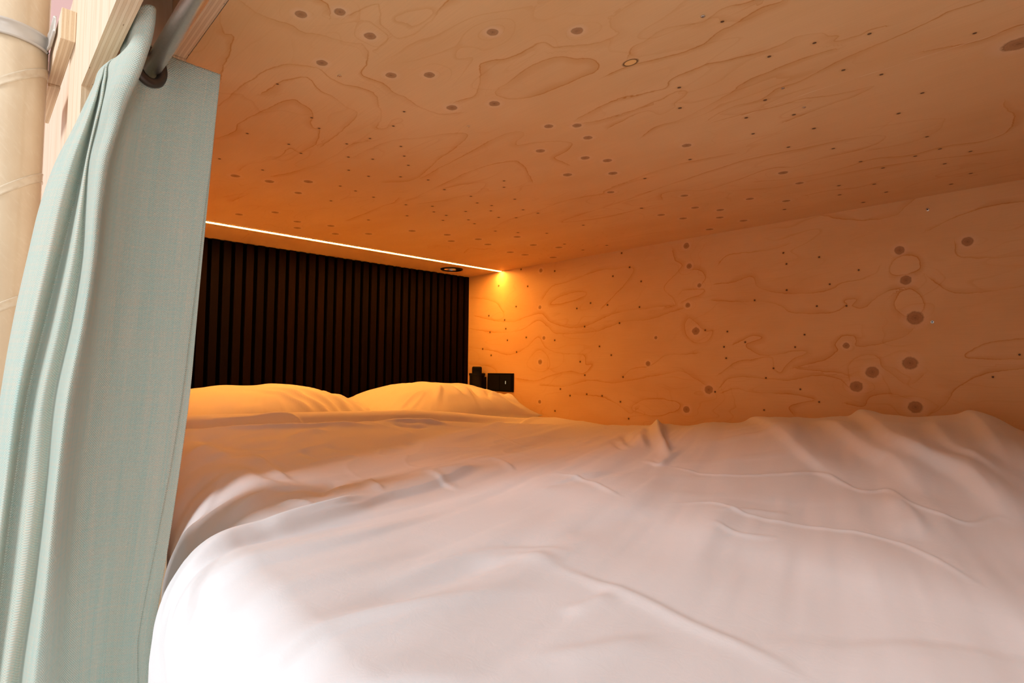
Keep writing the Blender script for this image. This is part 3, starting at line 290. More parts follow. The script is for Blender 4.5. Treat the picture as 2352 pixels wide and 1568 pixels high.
def cloth_mat():
    t = NT('curtain_linen')
    uv = t.sep(t.n('ShaderNodeUVMap', uv_map='weave').outputs[0]); u, v = uv[0], uv[1]
    P = 2*math.pi/.0026
    su = t.math('SINE', t.math('MULTIPLY', u, P)); sv = t.math('SINE', t.math('MULTIPLY', v, P))
    w = t.math('MULTIPLY', su, sv)
    warp = t.noise(t.comb(t.math('MULTIPLY', u, 520), t.math('MULTIPLY', v, 9)), 1, 3, .65)
    weft = t.noise(t.comb(t.math('MULTIPLY', u, 9), t.math('MULTIPLY', v, 560)), 1, 3, .65)
    slub = t.noise(t.comb(t.math('MULTIPLY', u, 130), t.math('MULTIPLY', v, 3)), 1, 2)
    fleck = t.noise(t.comb(t.math('MULTIPLY', u, 900), t.math('MULTIPLY', v, 900)), 1, 1)
    teal, sand = (.48, .69, .63), (.83, .745, .605)
    a = t.mix(t.mr(t.math('ADD', t.math('MULTIPLY', warp, .6), t.math('MULTIPLY', slub, .4)), .34, .62, 0, 1), teal, sand)
    b = t.mix(t.mr(weft, .36, .66, 0, 1), (.54, .765, .715), (.755, .74, .63))
    c = t.mix(t.mr(w, -.5, .5, 0, 1), a, b)
    c = t.mix(t.mr(fleck, .35, .7, .0, .30), c, (.74, .77, .70))
    m = t.bsdf(c, .85, .15, bump=w, bstr=.55, bdist=.0006, Sheen_Weight=.25)
    pb = t.out.inputs[0].links[0].from_node
    tr = t.n('ShaderNodeBsdfTranslucent'); t.put(tr.inputs[0], c)
    mx = t.n('ShaderNodeMixShader'); mx.inputs[0].default_value = .28
    t.t.links.new(pb.outputs[0], mx.inputs[1]); t.t.links.new(tr.outputs[0], mx.inputs[2]); t.t.links.new(mx.outputs[0], t.out.inputs[0])
    return m

def cotton(name, col, uscale=1.0):
    t = NT(name); o = t.obj()
    n = t.noise(o, 14, 3)
    c = t.mix(t.mr(n, .3, .7, 0, 1), tuple(x*.985 for x in col), col)
    f = t.noise(o, 900, 2)
    fine = t.noise(o, 38, 4, .6, 1.2)
    return t.bsdf(c, .75, .12, bump=t.math('ADD', t.math('MULTIPLY', f, .10), fine), bstr=.16, bdist=.0022, Sheen_Weight=.15)

M_CEIL = plywood('ceiling_plywood', 1, 0, PLUG[0][:2], True)
M_WALL = plywood('wall_plywood', 1, 2)
M_PF = ply_face('pale_plywood_face')
M_PE_OUT = ply_edge('facade_plywood_rim', 0, .0955, .020, 7)
M_PE_IN = ply_edge('header_plywood_rim', 0, .2012, .0207, 7)
M_PE_RAIL = ply_edge('rail_plywood_rim', 0, .078, .0175, 6)
M_CLOTH = cloth_mat()
M_DUVET = cotton('white_cotton', (.81, .795, .805))
M_PILLOW = cotton('pillow_cotton', (.74, .72, .70))
M_SHEET = cotton('sheet_cotton', (.80, .79, .78))
M_ROD = plain('brushed_steel', (.80, .74, .69), .36, .5, 1.0, .04, 300)
M_ROD_INSIDE = plain('bronze_metal', (.085, .060, .047), .38, .5, .55, .08, 80)
M_GREY = plain('grey_clamp_plastic', (.60, .55, .49), .30, .5, 0, .03, 60)
M_BLACK = plain('black_plastic', (.0025, .0025, .0025), .5, .12, 0, .1, 60)
M_BLACK2 = plain('dark_grey_plastic', (.007, .007, .0066), .5, .15, 0, .1, 60)
M_CHROME = plain('dark_chrome', (.55, .50, .45), .2, .5, 1.0, .03, 60)
M_FELT = plain('black_felt', (.0012, .0010, .0010), .95, .0, 0, .3, 500)
M_ALU = plain('channel_metal', (.32, .25, .16), .4, .5, .7, .04, 60)
M_SCREW = plain('zinc_screw', (.70, .70, .70), .25, .5, 1.0, .05, 200)
M_PINK = plain('pink_plaster', (.96, .62, .58), .8, .1, 0, .03, 5)
M_FLOOR = plain('grey_floor', (.72, .70, .68), .6, .3, 0, .06, 4)
M_PIPE = None

def led_mat():
    t = NT('warm_led_glow')
    e = t.n('ShaderNodeEmission'); e.inputs[0].default_value = (*LED_COL, 1); e.inputs[1].default_value = LED_STR
    t.t.links.new(e.outputs[0], t.out.inputs[0]); return t.m
def sliver_mat():
    t = NT('indicator_glow')
    e = t.n('ShaderNodeEmission'); e.inputs[0].default_value = (.9, .75, .45, 1); e.inputs[1].default_value = .9
    t.t.links.new(e.outputs[0], t.out.inputs[0]); return t.m
def pipe_mat():
    t = NT('beige_wrapped_pipe'); o = t.sep(t.obj())
    n = t.noise(t.comb(t.math('MULTIPLY', o[0], 30), t.math('MULTIPLY', o[1], 30), t.math('MULTIPLY', o[2], 12)), 1, 4, .6)
    s = t.noise(t.comb(t.math('MULTIPLY', o[0], 90), t.math('MULTIPLY', o[1], 90), t.math('MULTIPLY', t.math('ADD', o[2], o[0]), 160)), 1, 3)
    c = t.mix(t.mr(n, .3, .7, 0, 1), (.70, .56, .39), (.77, .64, .46))
    c = t.mix(t.mr(s, .55, .75, 0, .35), c, (.84, .74, .58))
    return t.bsdf(c, .45, .4, bump=s, bstr=.15, bdist=.001, Coat_Weight=.9, Coat_Roughness=.12)
def tape_mat():
    t = NT('clear_tape')
    n = t.noise(t.obj(), 120, 3)
    c = t.mix(t.mr(n, .45, .7, 0, 1), (.76, .65, .49), (.70, .57, .41))
    return t.bsdf(c, .25, .5, Coat_Weight=.6)
def slat_mat():
    t = NT('dark_walnut_slat'); o = t.sep(t.obj())
    tone = t.attr('tone').outputs['Fac']
    g = t.noise(t.comb(t.math('MULTIPLY', o[0], 420), t.math('MULTIPLY', o[1], 420), t.math('MULTIPLY', o[2], 7)), 1, 4, .6, .3)
    a = t.mix(tone, (.0042, .0020, .0022), (.0105, .0038, .0026))
    c = t.mix(t.mr(g, .35, .7, 0, .75), a, (.0028, .0016, .0017))
    return t.bsdf(c, .6, .05, bump=g, bstr=.2, bdist=.0005)

# ------------------------------------------------------------------ plywood sheets carrying their figure
def sheet(name, mat, u0, u1, v0, v1, place, lines, knots, pins, step=.004, hole=None):
    nu = int((u1-u0)/step)+1; nv = int((v1-v0)/step)+1
    us = np.linspace(u0, u1, nu); vs = np.linspace(v0, v1, nv)
    hu, hv = us[1]-us[0], vs[1]-vs[0]
    Ug, Vg = np.meshgrid(us, vs, indexing='ij')
    D = np.full((nu, nv), .03); SG = np.full((nu, nv), .03)
    R = .03
    def win(a, b, lo, h, n):
        i0 = max(0, int((a-lo)/h)-1); i1 = min(n, int((b-lo)/h)+2); return i0, i1
    for ln in lines:
        P = catmull(ln, 5)
        for A, B in zip(P, P[1:]):
            i0, i1 = win(min(A[0], B[0])-R, max(A[0], B[0])+R, u0, hu, nu); j0, j1 = win(min(A[1], B[1])-R, max(A[1], B[1])+R, v0, hv, nv)
            if i1 <= i0 or j1 <= j0: continue
            x = Ug[i0:i1, j0:j1]-A[0]; y = Vg[i0:i1, j0:j1]-A[1]; e = B-A
            L = max(e@e, 1e-12); tt = np.clip((x*e[0]+y*e[1])/L, 0, 1)
            dd = np.hypot(x-tt*e[0], y-tt*e[1]); sd = np.where(e[0]*y-e[1]*x > 0, dd, -dd)
            m = dd < D[i0:i1, j0:j1]
            D[i0:i1, j0:j1][m] = dd[m]; SG[i0:i1, j0:j1][m] = sd[m]
    KB = np.zeros((nu, nv))
    for u, v, r in knots:
        s = r*3.2
        i0, i1 = win(u-4*s, u+4*s, u0, hu, nu); j0, j1 = win(v-3*s, v+3*s, v0, hv, nv)
        if i1 > i0 and j1 > j0:
            KB[i0:i1, j0:j1] += np.exp(-((Ug[i0:i1, j0:j1]-u)/(1.5*s))**2-((Vg[i0:i1, j0:j1]-v)/s)**2)
    cu = (us[:-1]+us[1:])/2; cv = (vs[:-1]+vs[1:])/2
    Cu, Cv = np.meshgrid(cu, cv, indexing='ij')
    def near(L):
        best = np.full(Cu.shape, 9.0); A = np.zeros(Cu.shape+(3,)); A[..., 0] = 9; A[..., 2] = .001
        for u, v, r in L:
            w = 3*r+.012
            i0, i1 = win(u-w, u+w, u0, hu, nu-1); j0, j1 = win(v-w, v+w, v0, hv, nv-1)
            if i1 <= i0 or j1 <= j0: continue
            d = np.hypot(Cu[i0:i1, j0:j1]-u, Cv[i0:i1, j0:j1]-v)/r
            m = d < best[i0:i1, j0:j1]
            best[i0:i1, j0:j1][m] = d[m]; A[i0:i1, j0:j1][m] = (u, v, r)
        return A
    KN, PN = near(knots), near(pins)
    V = place(Ug.ravel(), Vg.ravel())
    keep = None
    if hole is not None:
        keep = np.hypot(Cu-hole[0], Cv-hole[1]) > hole[2]
        KN = KN[keep]; PN = PN[keep]
    me = grid_mesh(name, V, nu, nv, keep)
    for nm, arr in (('line', SG), ('linegap', D), ('knotfield', KB)):
        a = me.attributes.new(nm, 'FLOAT', 'POINT'); a.data.foreach_set('value', arr.astype(np.float32).ravel())
    for nm, arr in (('knot', KN), ('pin', PN)):
        a = me.attributes.new(nm, 'FLOAT_VECTOR', 'FACE'); a.data.foreach_set('vector', arr.astype(np.float32).ravel())
    return link(name, me, mat)

DL = (2.105, 1.602, .043)     # downlight opening in the ceiling
Z = lambda a, c: np.full_like(a, c)
ceiling = struct(sheet('ceiling', M_CEIL, -.15, YW+.02, .2222, XW, lambda u, v: np.stack([v, u, Z(u, H)], 1), CL, CK, CP, hole=DL), 'knotty orange-lit plywood ceiling above the bed')
rng = random.Random(7)
right = struct(sheet('wall_right', M_WALL, -.15, YW+.02, -.62, H, lambda u, v: np.stack([Z(u, XW), u, v], 1), WL, WK, WP), 'knotty plywood wall along the right side of the bed')
bm = bmesh.new(); add_box(bm, (XW+.002, -.17, -.64), (XW+.02, YW+.06, H+.05)); add_box(bm, (.222, -.17, H+.055), (XW+.02, YW+.06, H+.075))
struct(bm_obj('wall_shell', bm, M_PF), 'outer plywood shell of the bunk').name = 'trim_2'
bm = bmesh.new(); add_box(bm, (.18, YW+.021, -.64), (XW, YW+.045, H+.054)); struct(bm_obj('wall_back', bm, M_PF), 'wall carrying the dark slat panels')
bm = bmesh.new(); add_box(bm, (.205, -.17, -.64), (XW, -.152, H+.054)); struct(bm_obj('wall_front', bm, M_PF), 'plywood wall at the foot of the bed')
bm = bmesh.new(); add_box(bm, (.2012, .955, -.64), (.2219, .9855, H-.0005), endmat=1); add_box(bm, (.2012, .986, -.64), (.2219, YW+.02, 1.08), endmat=1); struct(bm_obj('wall_left', bm, [M_PF, M_PE_IN]), 'inner plywood wall behind the curtain')
bm = bmesh.new(); add_box(bm, (.205, -.15, -.64), (XW-.001, YW+.02, -.60)); struct(bm_obj('floor', bm, M_PF), 'plywood bed base')
# inner header over the opening, its rim flush with the ceiling
bm = bmesh.new(); add_box(bm, (.2012, -.6, H), (.2219, .9855, 1.08), endmat=1, bevel=.0006, seg=1)
add_box(bm, (.1156, -.6, 1.06), (.2011, .970, 1.08)); add_box(bm, (.1157, .9555, -.62), (.2010, .970, 1.05))  # last box: upright lining added to stop daylight leaking in behind the curtain
struct(bm_obj('trim_1', bm, [M_PF, M_PE_IN]), 'inner plywood header strip along the ceiling edge')
# outer facade with the bunk opening
bm = bmesh.new()
add_box(bm, (.0955, -.6, .372), (.1155, .9355, 1.1), endmat=1)
add_box(bm, (.0955, .9355, -1.4), (.1155, 1.0855, 1.1), endmat=1)
add_box(bm, (.0955, -.6, -1.4), (.1155, -.16, .372), endmat=1)
add_box(bm, (.0955, -.16, -1.4), (.1155, .9355, -.62), endmat=1)
add_box(bm, (.1156, 1.0, -1.4), (.1336, 3.1, .675), endmat=1)
add_box(bm, (.106, 1.118, -1.4), (.1156, 1.135, .672))
struct(bm_obj('wall_facade', bm, [M_PF, M_PE_OUT]), 'pale plywood front of the bunk around the opening')
# room outside
bm = bmesh.new(); add_box(bm, (-5, 4.2, -1.4), (4, 4.3, 2.6)); struct(bm_obj('wall_far', bm, M_PINK), 'pink wall of the room beyond the bunk')
bm = bmesh.new(); add_box(bm, (-5, -4, -1.45), (4, 4.2, -1.401)); o = struct(bm_obj('floor_outside', bm, M_FLOOR), 'floor of the room outside the bunk')

# ------------------------------------------------------------------ headboard slat panels
PITCH, X0 = .04, .6075                # right edge of one slat; the pattern repeats every 40 mm
M_SLAT = slat_mat()
def slat_panel(i0, i1, label, warm):
    root = empty('slat_panel', (X0+.04*(i0+i1)/2, YW+.01, -.45))
    xl = X0+PITCH*(i0-1)+.0135; xr = min(X0+PITCH*i1, XW-.0006)
    tag(root, label, 'wall panel', 'dark slatted headboard panels')
    W = Matrix.Translation(-root.location)
    bm = bmesh.new(); add_box(bm, (xl-.006, YW+.011, -.45), (min(xr+.0065, XW-.0004), YW+.0195, H-.001)); bm.transform(W)
    bm_obj('felt_backing', bm, M_FELT, root)
    bm = bmesh.new(); cnt = []
    for i in range(i0, i1+1):
        a, b = X0+PITCH*(i-1)+.0135, min(X0+PITCH*i, XW-.0006)
        if b-a < .004: continue
        n0 = len(bm.faces); add_box(bm, (a, YW, -.45), (b, YW+.0109, H-.0015), bevel=.0008, seg=1)
        cnt.append((n0, len(bm.faces), min(1, max(0, warm+rng.uniform(-.38, .38)))))
    bm.transform(W)
    me = bpy.data.meshes.new('slats'); bm.to_mesh(me); bm.free()
    a = me.attributes.new('tone', 'FLOAT', 'FACE'); t = np.zeros(len(me.polygons), np.float32)
    for n0, n1, v in cnt: t[n0:n1] = v
    a.data.foreach_set('value', t); link('slats', me, M_SLAT, root)
slat_panel(-9, 2, 'dark brown slatted panel mostly hidden behind the blue curtain', .40)
slat_panel(3, 17, 'dark brown slatted panel above the left pillow, reddest slats at its right end', .5)
slat_panel(18, 30, 'dark brown slatted panel ending at the plywood corner above the right pillow', .36)

# ------------------------------------------------------------------ lights built into the ceiling
root = empty('led_strip', (1.02, 1.984, H))
tag(root, 'thin glowing warm light strip across the ceiling in front of the slats', 'light')
W = Matrix.Translation(-root.location)
bm = bmesh.new()
for y0, y1 in ((1.9715, 1.9740), (1.9940, 1.9965)): add_box(bm, (.2226, y0, H-.0022), (XW-.0006, y1, H-.0003))
bm.transform(W); bm_obj('channel', bm, M_ALU, root)
bm = bmesh.new(); add_box(bm, (.2226, 1.9741, H-.0016), (XW-.0075, 1.9939, H-.0004)); bm.transform(W)
bm_obj('diffuser', bm, led_mat(), root)

root = empty('ceiling_downlight', (DL[1], DL[0], H))
tag(root, 'small round black downlight switched off, in the ceiling near the corner', 'light')
bm = bmesh.new(); add_lathe(bm, [(.0415, -.0005), (.0415, -.0035), (.0445, -.0052), (.0495, -.0045), (.0512, -.0025), (.0512, -.0005)], 64, closed=True)
bm_obj('trim_ring', bm, M_BLACK, root, True)
bm = bmesh.new(); add_lathe(bm, [(.0410, -.0004), (.0395, .006), (.033, .020), (.024, .030)], 64)
bm_obj('reflector', bm, M_CHROME, root, True)
bm = bmesh.new(); r = add_lathe(bm, [(.0238, .0302), (.012, .034), (.001, .035)], 48); bm.faces.new(r[-1])
bm_obj('lens', bm, M_BLACK2, root, True)

# ------------------------------------------------------------------ screws in the plywood
def make_screw(name, loc, rot, label, r=.0042, grp=None):
    root = empty(name, loc); root.rotation_euler = rot
    tag(root, label, 'screw', grp)
    bm = bmesh.new()
    rr = add_lathe(bm, [(r, .0002), (r, .0009), (r*.72, .0013), (r*.40, .0013), (r*.34, .0004), (.0002, .0004)], 24)
    bm.faces.new(rr[-1])
    bm_obj('head', bm, M_SCREW, root)
    bm = bmesh.new(); rr = add_lathe(bm, [(r*.30, .00045), (.0001, .00046)], 12); bm.faces.new(rr[-1])
    bm_obj('recess', bm, M_BLACK, root)
WL_ = ['small silver screw in the wall, right of the column of large knots', 'small silver screw high in the wall just under the ceiling edge']
for (y, z), l in zip(WSCREW, WL_): make_screw('screw', (XW, y, z), (0, -math.pi/2, 0), l, grp='screws in the wall')
CL_ = ['silver screw in the ceiling close to the top edge of the photo', 'silver screw in the ceiling above the curtain, near four large knots',
       'silver screw in the ceiling beside a long tapering grain streak', 'silver screw in the ceiling, second of the pair on the right', 'tiny silver screw in the middle of the ceiling']
for (x, y), l in zip(CSCREW, CL_): make_screw('screw', (x, y, H), (math.pi, 0, 0), l, .0030, 'screws in the ceiling')

# ------------------------------------------------------------------ wall socket plate and holder
root = empty('socket_plate', (XW, 1.98, -.053)); W = Matrix.Translation(-root.location)
tag(root, 'flat black double socket plate on the wall behind the right pillow', 'socket')
bm = bmesh.new(); add_box(bm, (XW-.009, 1.8935, -.0955), (XW-.0004, 2.0665, -.0115), bevel=.0015); bm.transform(W); bm_obj('frame', bm, M_BLACK, root)
for y0, y1 in ((1.9035, 1.9775), (1.9825, 2.0565)):
    bm = bmesh.new(); add_box(bm, (XW-.0108, y0, -.0885), (XW-.0091, y1, -.0185), bevel=.0006); bm.transform(W); bm_obj('insert', bm, M_BLACK2, root)
bm = bmesh.new(); add_box(bm, (XW-.0114, 1.9375, -.0600), (XW-.0109, 1.9400, -.0462)); bm.transform(W)
o = bm_obj('indicator', bm, sliver_mat(), root); o['label'] = 'small lit sliver'

hx, hy = 1.757, 2.099
root = empty('wall_cup_holder', (hx, hy, -.10))
tag(root, 'black cup-shaped holder fixed in the wall corner beside the socket plate', 'holder')
bm = bmesh.new(); add_lathe(bm, [(.0005, .0), (.033, .0), (.0350, .004), (.0362, .076), (.0385, .078), (.0385, .0875), (.0350, .0875), (.0345, .006), (.0005, .006)], 48)
bm_obj('cup', bm, M_BLACK2, root, False)
bm = bmesh.new(); add_box(bm, (.034, -.014, .010), (XW-hx-.0005, .014, .070), bevel=.001); bm_obj('bracket', bm, M_BLACK, root)
root = empty('remote_control', (hx, hy+.002, -.090))
tag(root, 'black remote with rounded top standing in the corner holder', 'remote')
bm = bmesh.new(); add_box(bm, (-.0235, -.011, -.0035), (.0235, .011, .109), bevel=.009, seg=4)
bm.transform(Matrix.Rotation(math.radians(-42), 4, 'Z')); bm_obj('body', bm, M_BLACK, root, True)
bm = bmesh.new(); add_box(bm, (-.012, -.0121, .045), (.012, -.0112, .085), bevel=.0003, seg=1)
bm.transform(Matrix.Rotation(math.radians(-42), 4, 'Z')); bm_obj('button_panel', bm, M_BLACK2, root)

# ------------------------------------------------------------------ bed
bm = bmesh.new(); add_box(bm, (.30, -.13, -.598), (1.785, 2.215, -.297), bevel=.03, seg=4)
tag(bm_obj('mattress', bm, M_SHEET, None, True), 'white mattress lying under the duvet and pillows', 'mattress')

def zc(X, Y):
    A = -.102-.0446*X; B = -.108-.018*X
    ys = [-.2, .3, .6, .9, 1.1, 1.25, 1.33, 1.385, 1.44, 1.52, 1.548, 1.575, 1.61, 1.65, 1.68]
    zs = [Z(X, -.27), Z(X, -.245), Z(X, -.225), Z(X, -.205), A-.052, A-.018, A, A-.038, A-.055, B-.055, B-.012, B, B-.012, B-.06, Z(X, -.272)]
    out = Z(X, -.27)
    for k in range(len(ys)-1):
        t = np.clip((Y-ys[k])/(ys[k+1]-ys[k]), 0, 1)
        # smooth Hermite through the stations
        m0 = (zs[k+1]-zs[max(k-1, 0)])/(ys[k+1]-ys[max(k-1, 0)])*(ys[k+1]-ys[k])
        kk = min(k+2, len(ys)-1); m1 = (zs[kk]-zs[k])/(ys[kk]-ys[k])*(ys[k+1]-ys[k])
        v = (2*t**3-3*t*t+1)*zs[k]+(t**3-2*t*t+t)*m0+(-2*t**3+3*t*t)*zs[k+1]+(t**3-t*t)*m1
        out = np.where((Y >= ys[k]) & (Y <= ys[k+1]), v, out)
    return out
def zw(Y):
    return np.interp(Y, [-.2, 0, .16, .2, .28, .42, .52, .57, .75, 1.13, 1.28, 1.40, 1.54, 1.62, 1.68], [-.2, -.16, -.121, -.104, -.092, -.113, -.112, -.12, -.1485, -.183, -.189, -.188, -.18, -.185, -.272])
def z0(X, Y):
    w = np.clip((X-1.0)/.68, 0, 1); w = w*w*(3-2*w)
    zz = (1-w)*zc(X, Y)+w*zw(Y)
    e = np.clip((X-1.68)/.105, 0, 1)
    return zz-.045*e*e+.02*np.exp(-((X-.3)/.15)**2-((Y-.66)/.30)**2)
nu, nv = 470, 480
uu = np.concatenate([np.linspace(-.52, 0, 110, endpoint=False), np.linspace(0, 1.785-.345, nu-110)])   # 0 = start of the rounded left edge
vv = np.linspace(-.12, 1.685, nv)
Ug, Vg = np.meshgrid(uu, vv, indexing='ij')
RAD = .12
t1_ = np.clip((.94-Vg)/.03, 0, 1); t1_ = t1_*t1_*(3-2*t1_)
t2_ = np.clip((.79-Vg)/.06, 0, 1); t2_ = t2_*t2_*(3-2*t2_)
sh_ = .020*t1_+.050*t2_                         # bulges out through the opening
RL = RAD-.035*t2_                               # and turns over more tightly there
ang = np.clip(-Ug/RL, 0, math.pi/2); low = np.clip(-Ug-RL*math.pi/2, 0, None)
k_ = sh_+RAD-RL
Xg = np.where(Ug > 0, .345+Ug-k_*np.clip(1-Ug/.30, 0, 1)**1.3, .345-k_-RL*np.sin(ang))
Dg = RL*(1-np.cos(ang))+low*.98
Xs = .345+Ug                                   # flattened coordinate for the folds
Hf = np.zeros_like(Xg)
for pts, amp, w1, w2 in STROKES:
    P = catmull(pts, 6); L = np.r_[0, np.cumsum(np.hypot(*(np.diff(P, axis=0).T)))]
    best = np.full(Xg.shape, 9.0); val = np.zeros_like(Xg); Wm = max(w1, w2)*2.8
    tot = L[-1]; fade = min(.35*tot, .14)
    for k in range(len(P)-1):
        A, e = P[k], P[k+1]-P[k]; l2 = max(e@e, 1e-12)
        sel = (Xs > min(A[0], P[k+1][0])-Wm) & (Xs < max(A[0], P[k+1][0])+Wm) & (Vg > min(A[1], P[k+1][1])-Wm) & (Vg < max(A[1], P[k+1][1])+Wm)
        if not sel.any(): continue
        x = Xs[sel]-A[0]; y = Vg[sel]-A[1]; t = np.clip((x*e[0]+y*e[1])/l2, 0, 1)
        d = np.hypot(x-t*e[0], y-t*e[1]); side = e[0]*y-e[1]*x
        w = np.where(side > 0, w1, w2); s = L[k]+t*math.sqrt(l2)
        env = np.clip(np.minimum(s, tot-s)/max(fade, 1e-4), 0, 1); env = env*env*(3-2*env)
        v = amp*np.exp(-(d/w)**2*1.1)*env
        m = d < best[sel]
        b = best[sel]; q = val[sel]; b[m] = d[m]; q[m] = v[m]; best[sel] = b; val[sel] = q
    Hf += val
# soft random wrinkles: long ones that run across the bed, finer ones near the wall
ca, sa = math.cos(.32), math.sin(.32)
a = Xs*ca+Vg*sa; b = -Xs*sa+Vg*ca
wr = vnoise(a*2.2, b*13, 3)*.0042+vnoise(a*4.5+7, b*26, 5)*.0026+vnoise(a*7+3, b*60, 9)*.0009
wr += vnoise(Xs*3, Vg*3, 11)*.006+vnoise(Xs*7, Vg*7, 12)*.0022
c2, s2 = math.cos(-.9), math.sin(-.9)
a2 = Xs*c2+Vg*s2; b2 = -Xs*s2+Vg*c2
wr += np.clip(vnoise(a2*3+2, b2*17, 21), 0, 1)**2*.006*np.clip(vnoise(Xs*2, Vg*2, 31)+.2, 0, 1)
cr = vnoise(Xs*6+1.3*vnoise(Xs*5, Vg*5, 41), Vg*9+1.3*vnoise(Xs*5, Vg*5, 42), 43)
wr += (1-np.abs(cr))**6*.0018*np.clip((Vg-.75)/.3, 0, 1)*np.clip(1.2-np.abs(Vg-1.15)*2.2, 0, 1)
damp = np.clip((1.47-Vg)/.08, .12, 1)
Hf = (Hf+wr*damp)*1.0
lim = np.clip((1.785-Xs)/.05, 0, 1)
Zg = z0(np.maximum(Xs, .345-RAD), Vg)-Dg
nx = -np.sin(ang); nz = np.cos(ang)
Xf = Xg+nx*Hf*np.where(Ug < 0, 1, 0)
Zf = Zg+np.where(Ug < 0, nz, 1)*Hf*lim
foot = np.clip((.05-Vg)/.17, 0, 1); Zf -= .02*foot
V = np.stack([np.minimum(np.maximum(Xf, .2265-sh_), XW-.012), Vg, np.maximum(Zf, -.59)], -1).reshape(-1, 3)
me = grid_mesh('duvet', V, nu, nv)
duvet = link('duvet', me, M_DUVET, None, True)
tag(duvet, 'large rumpled white duvet spread over the bed, upper end folded back', 'duvet')
md = duvet.modifiers.new('thick', 'SOLIDIFY'); md.thickness = .004; md.offset = -1

def pillow(name, cx, cy, cz, w, d, t, seed, label, tilt=0.0, rz=0.0, folds=()):
    n, m = 150, 110
    us = np.linspace(-1, 1, n); vs = np.linspace(-1, 1, m)
    U, Vv = np.meshgrid(us, vs, indexing='ij')
    # concentrate samples near the rim
    U = np.sign(U)*(1-(1-np.abs(U))**1.25); Vv = np.sign(Vv)*(1-(1-np.abs(Vv))**1.25)
    prof = np.clip((1-np.abs(U)**2.6), 0, 1)**.62*np.clip((1-np.abs(Vv)**2.6), 0, 1)**.62
    x = U*w/2*(1-.07*(1-np.abs(U)**4)*0-.07*(1-U*U)*0-.06*np.abs(U)**3*(1-Vv**2))
    y = Vv*d/2*(1-.08*np.abs(Vv)**3*(1-U**2))
    verts = []; grids = []
    for sgn in (1, -1):
        z = sgn*t*prof
        if sgn > 0:
            ed = np.clip(1-prof, 0, 1)
            z = z+vnoise(U*5+seed, Vv*5, seed)*.006*prof
            an = np.arctan2(Vv, U)
            ra = np.hypot(U, Vv)
            z = z+np.abs(vnoise(an*7+seed, ra*2.2, seed+1))*-.016*np.clip(ra-.45, 0, 1)*np.clip(prof*2.2, 0, 1)
            z = z+vnoise(an*15+seed, ra*3, seed+2)*.004*np.clip(ra-.5, 0, 1)*np.clip(prof*2.5, 0, 1)
            for fx, fy, fl, fa, ang_, fw in folds:
                cx_, sx_ = math.cos(ang_), math.sin(ang_)
                p_ = (U*w/2-fx)*cx_+(Vv*d/2-fy)*sx_; q_ = -(U*w/2-fx)*sx_+(Vv*d/2-fy)*cx_
                z = z+fa*np.exp(-(p_/fl)**2-(q_/fw)**2)*np.clip(prof*3, 0, 1)
        grids.append(np.stack([x, y, z], -1))
    V = np.concatenate([g.reshape(-1, 3) for g in grids])
    i, j = np.meshgrid(np.arange(n-1), np.arange(m-1), indexing='ij'); a = (i*m+j).ravel()
    q = np.stack([a, a+m, a+m+1, a+1], 1)
    F = np.concatenate([q, q[:, ::-1]+n*m])
    bm = bmesh.new(); me = bpy.data.meshes.new('case')
    me.from_pydata(V.tolist(), [], F.tolist())
    bm.from_mesh(me); bmesh.ops.remove_doubles(bm, verts=bm.verts[:], dist=.0004); bm.to_mesh(me); bm.free()
    o = link(name, me, M_PILLOW, None, True)
    o.matrix_world = Matrix.Translation((cx, cy, cz)) @ Matrix.Rotation(rz, 4, 'Z') @ Matrix.Rotation(tilt, 4, 'X')
    tag(o, label, 'pillow', 'pillows at the headboard')
    return o
FL = [(.02+.05*k, -.17+.012*k, .085, .010, .9+.12*k, .012) for k in range(7)]
pillow('pillow', .688, 1.945, -.170, .76, .50, .112, 2, 'white pillow nearer the curtain, smooth and rounded', .10, 0.0, [(.05+.055*k, -.15, .10, .013, 2.2-.08*k, .012) for k in range(6)])
pillow('pillow', 1.421, 1.93, -.160, .70, .50, .105, 9, 'white pillow in the corner by the socket plate, creased at its right end', .10, 0.0, [(-.10+.062*k, -.12+.02*(k % 2), .055, .017*(-1)**(k//3), .9+.3*((k*3) % 4), .012) for k in range(7)]+[(.22, -.08, .06, -.016, .3, .014), (.16, -.15, .05, .014, 2.3, .01)])

# ------------------------------------------------------------------ curtain
ZS = np.array([r[0] for r in CURT]); CT = np.array([r[1] for r in CURT])      # levels x controls x 2
NC = CT.shape[1]-1
zz = np.concatenate([np.linspace(.386, .30, 36, endpoint=False), np.linspace(.30, -.56, 120)])
def hermite(zq, ZS, Yv):
    m = np.gradient(Yv, ZS, axis=0); k = np.clip(np.searchsorted(-ZS, -zq)-1, 0, len(ZS)-2)
    h = (ZS[k+1]-ZS[k]); t = (zq-ZS[k])/h
    sh = (len(zq),)+(1,)*(Yv.ndim-1); t = t.reshape(sh); h = h.reshape(sh)
    return (2*t**3-3*t*t+1)*Yv[k]+(t**3-2*t*t+t)*m[k]*h+(-2*t**3+3*t*t)*Yv[k+1]+(t**3-t*t)*m[k+1]*h
CC = hermite(zz, ZS, CT)                                   # rows x 12 x 2
TOPDZ = np.array([-.0025, .004, .013, .012, .004, .002]+[0.]*(NC-5))
NS = 16
def row_curve(C):
    Q = np.vstack([2*C[0]-C[1], C, 2*C[-1]-C[-2]]); out = []
    for k in range(1, len(Q)-2):
        a, b, c, d = Q[k-1:k+3]
        t = np.linspace(0, 1, NS, endpoint=False)[:, None]
        out.append(.5*((2*b)+(c-a)*t+(2*a-5*b+4*c-d)*t*t+(3*b-a-3*c+d)*t**3))
    out.append(Q[-2][None]); return np.vstack(out)
rows = np.array([row_curve(c) for c in CC])                # rows x cols x 2
nr, nc = rows.shape[:2]
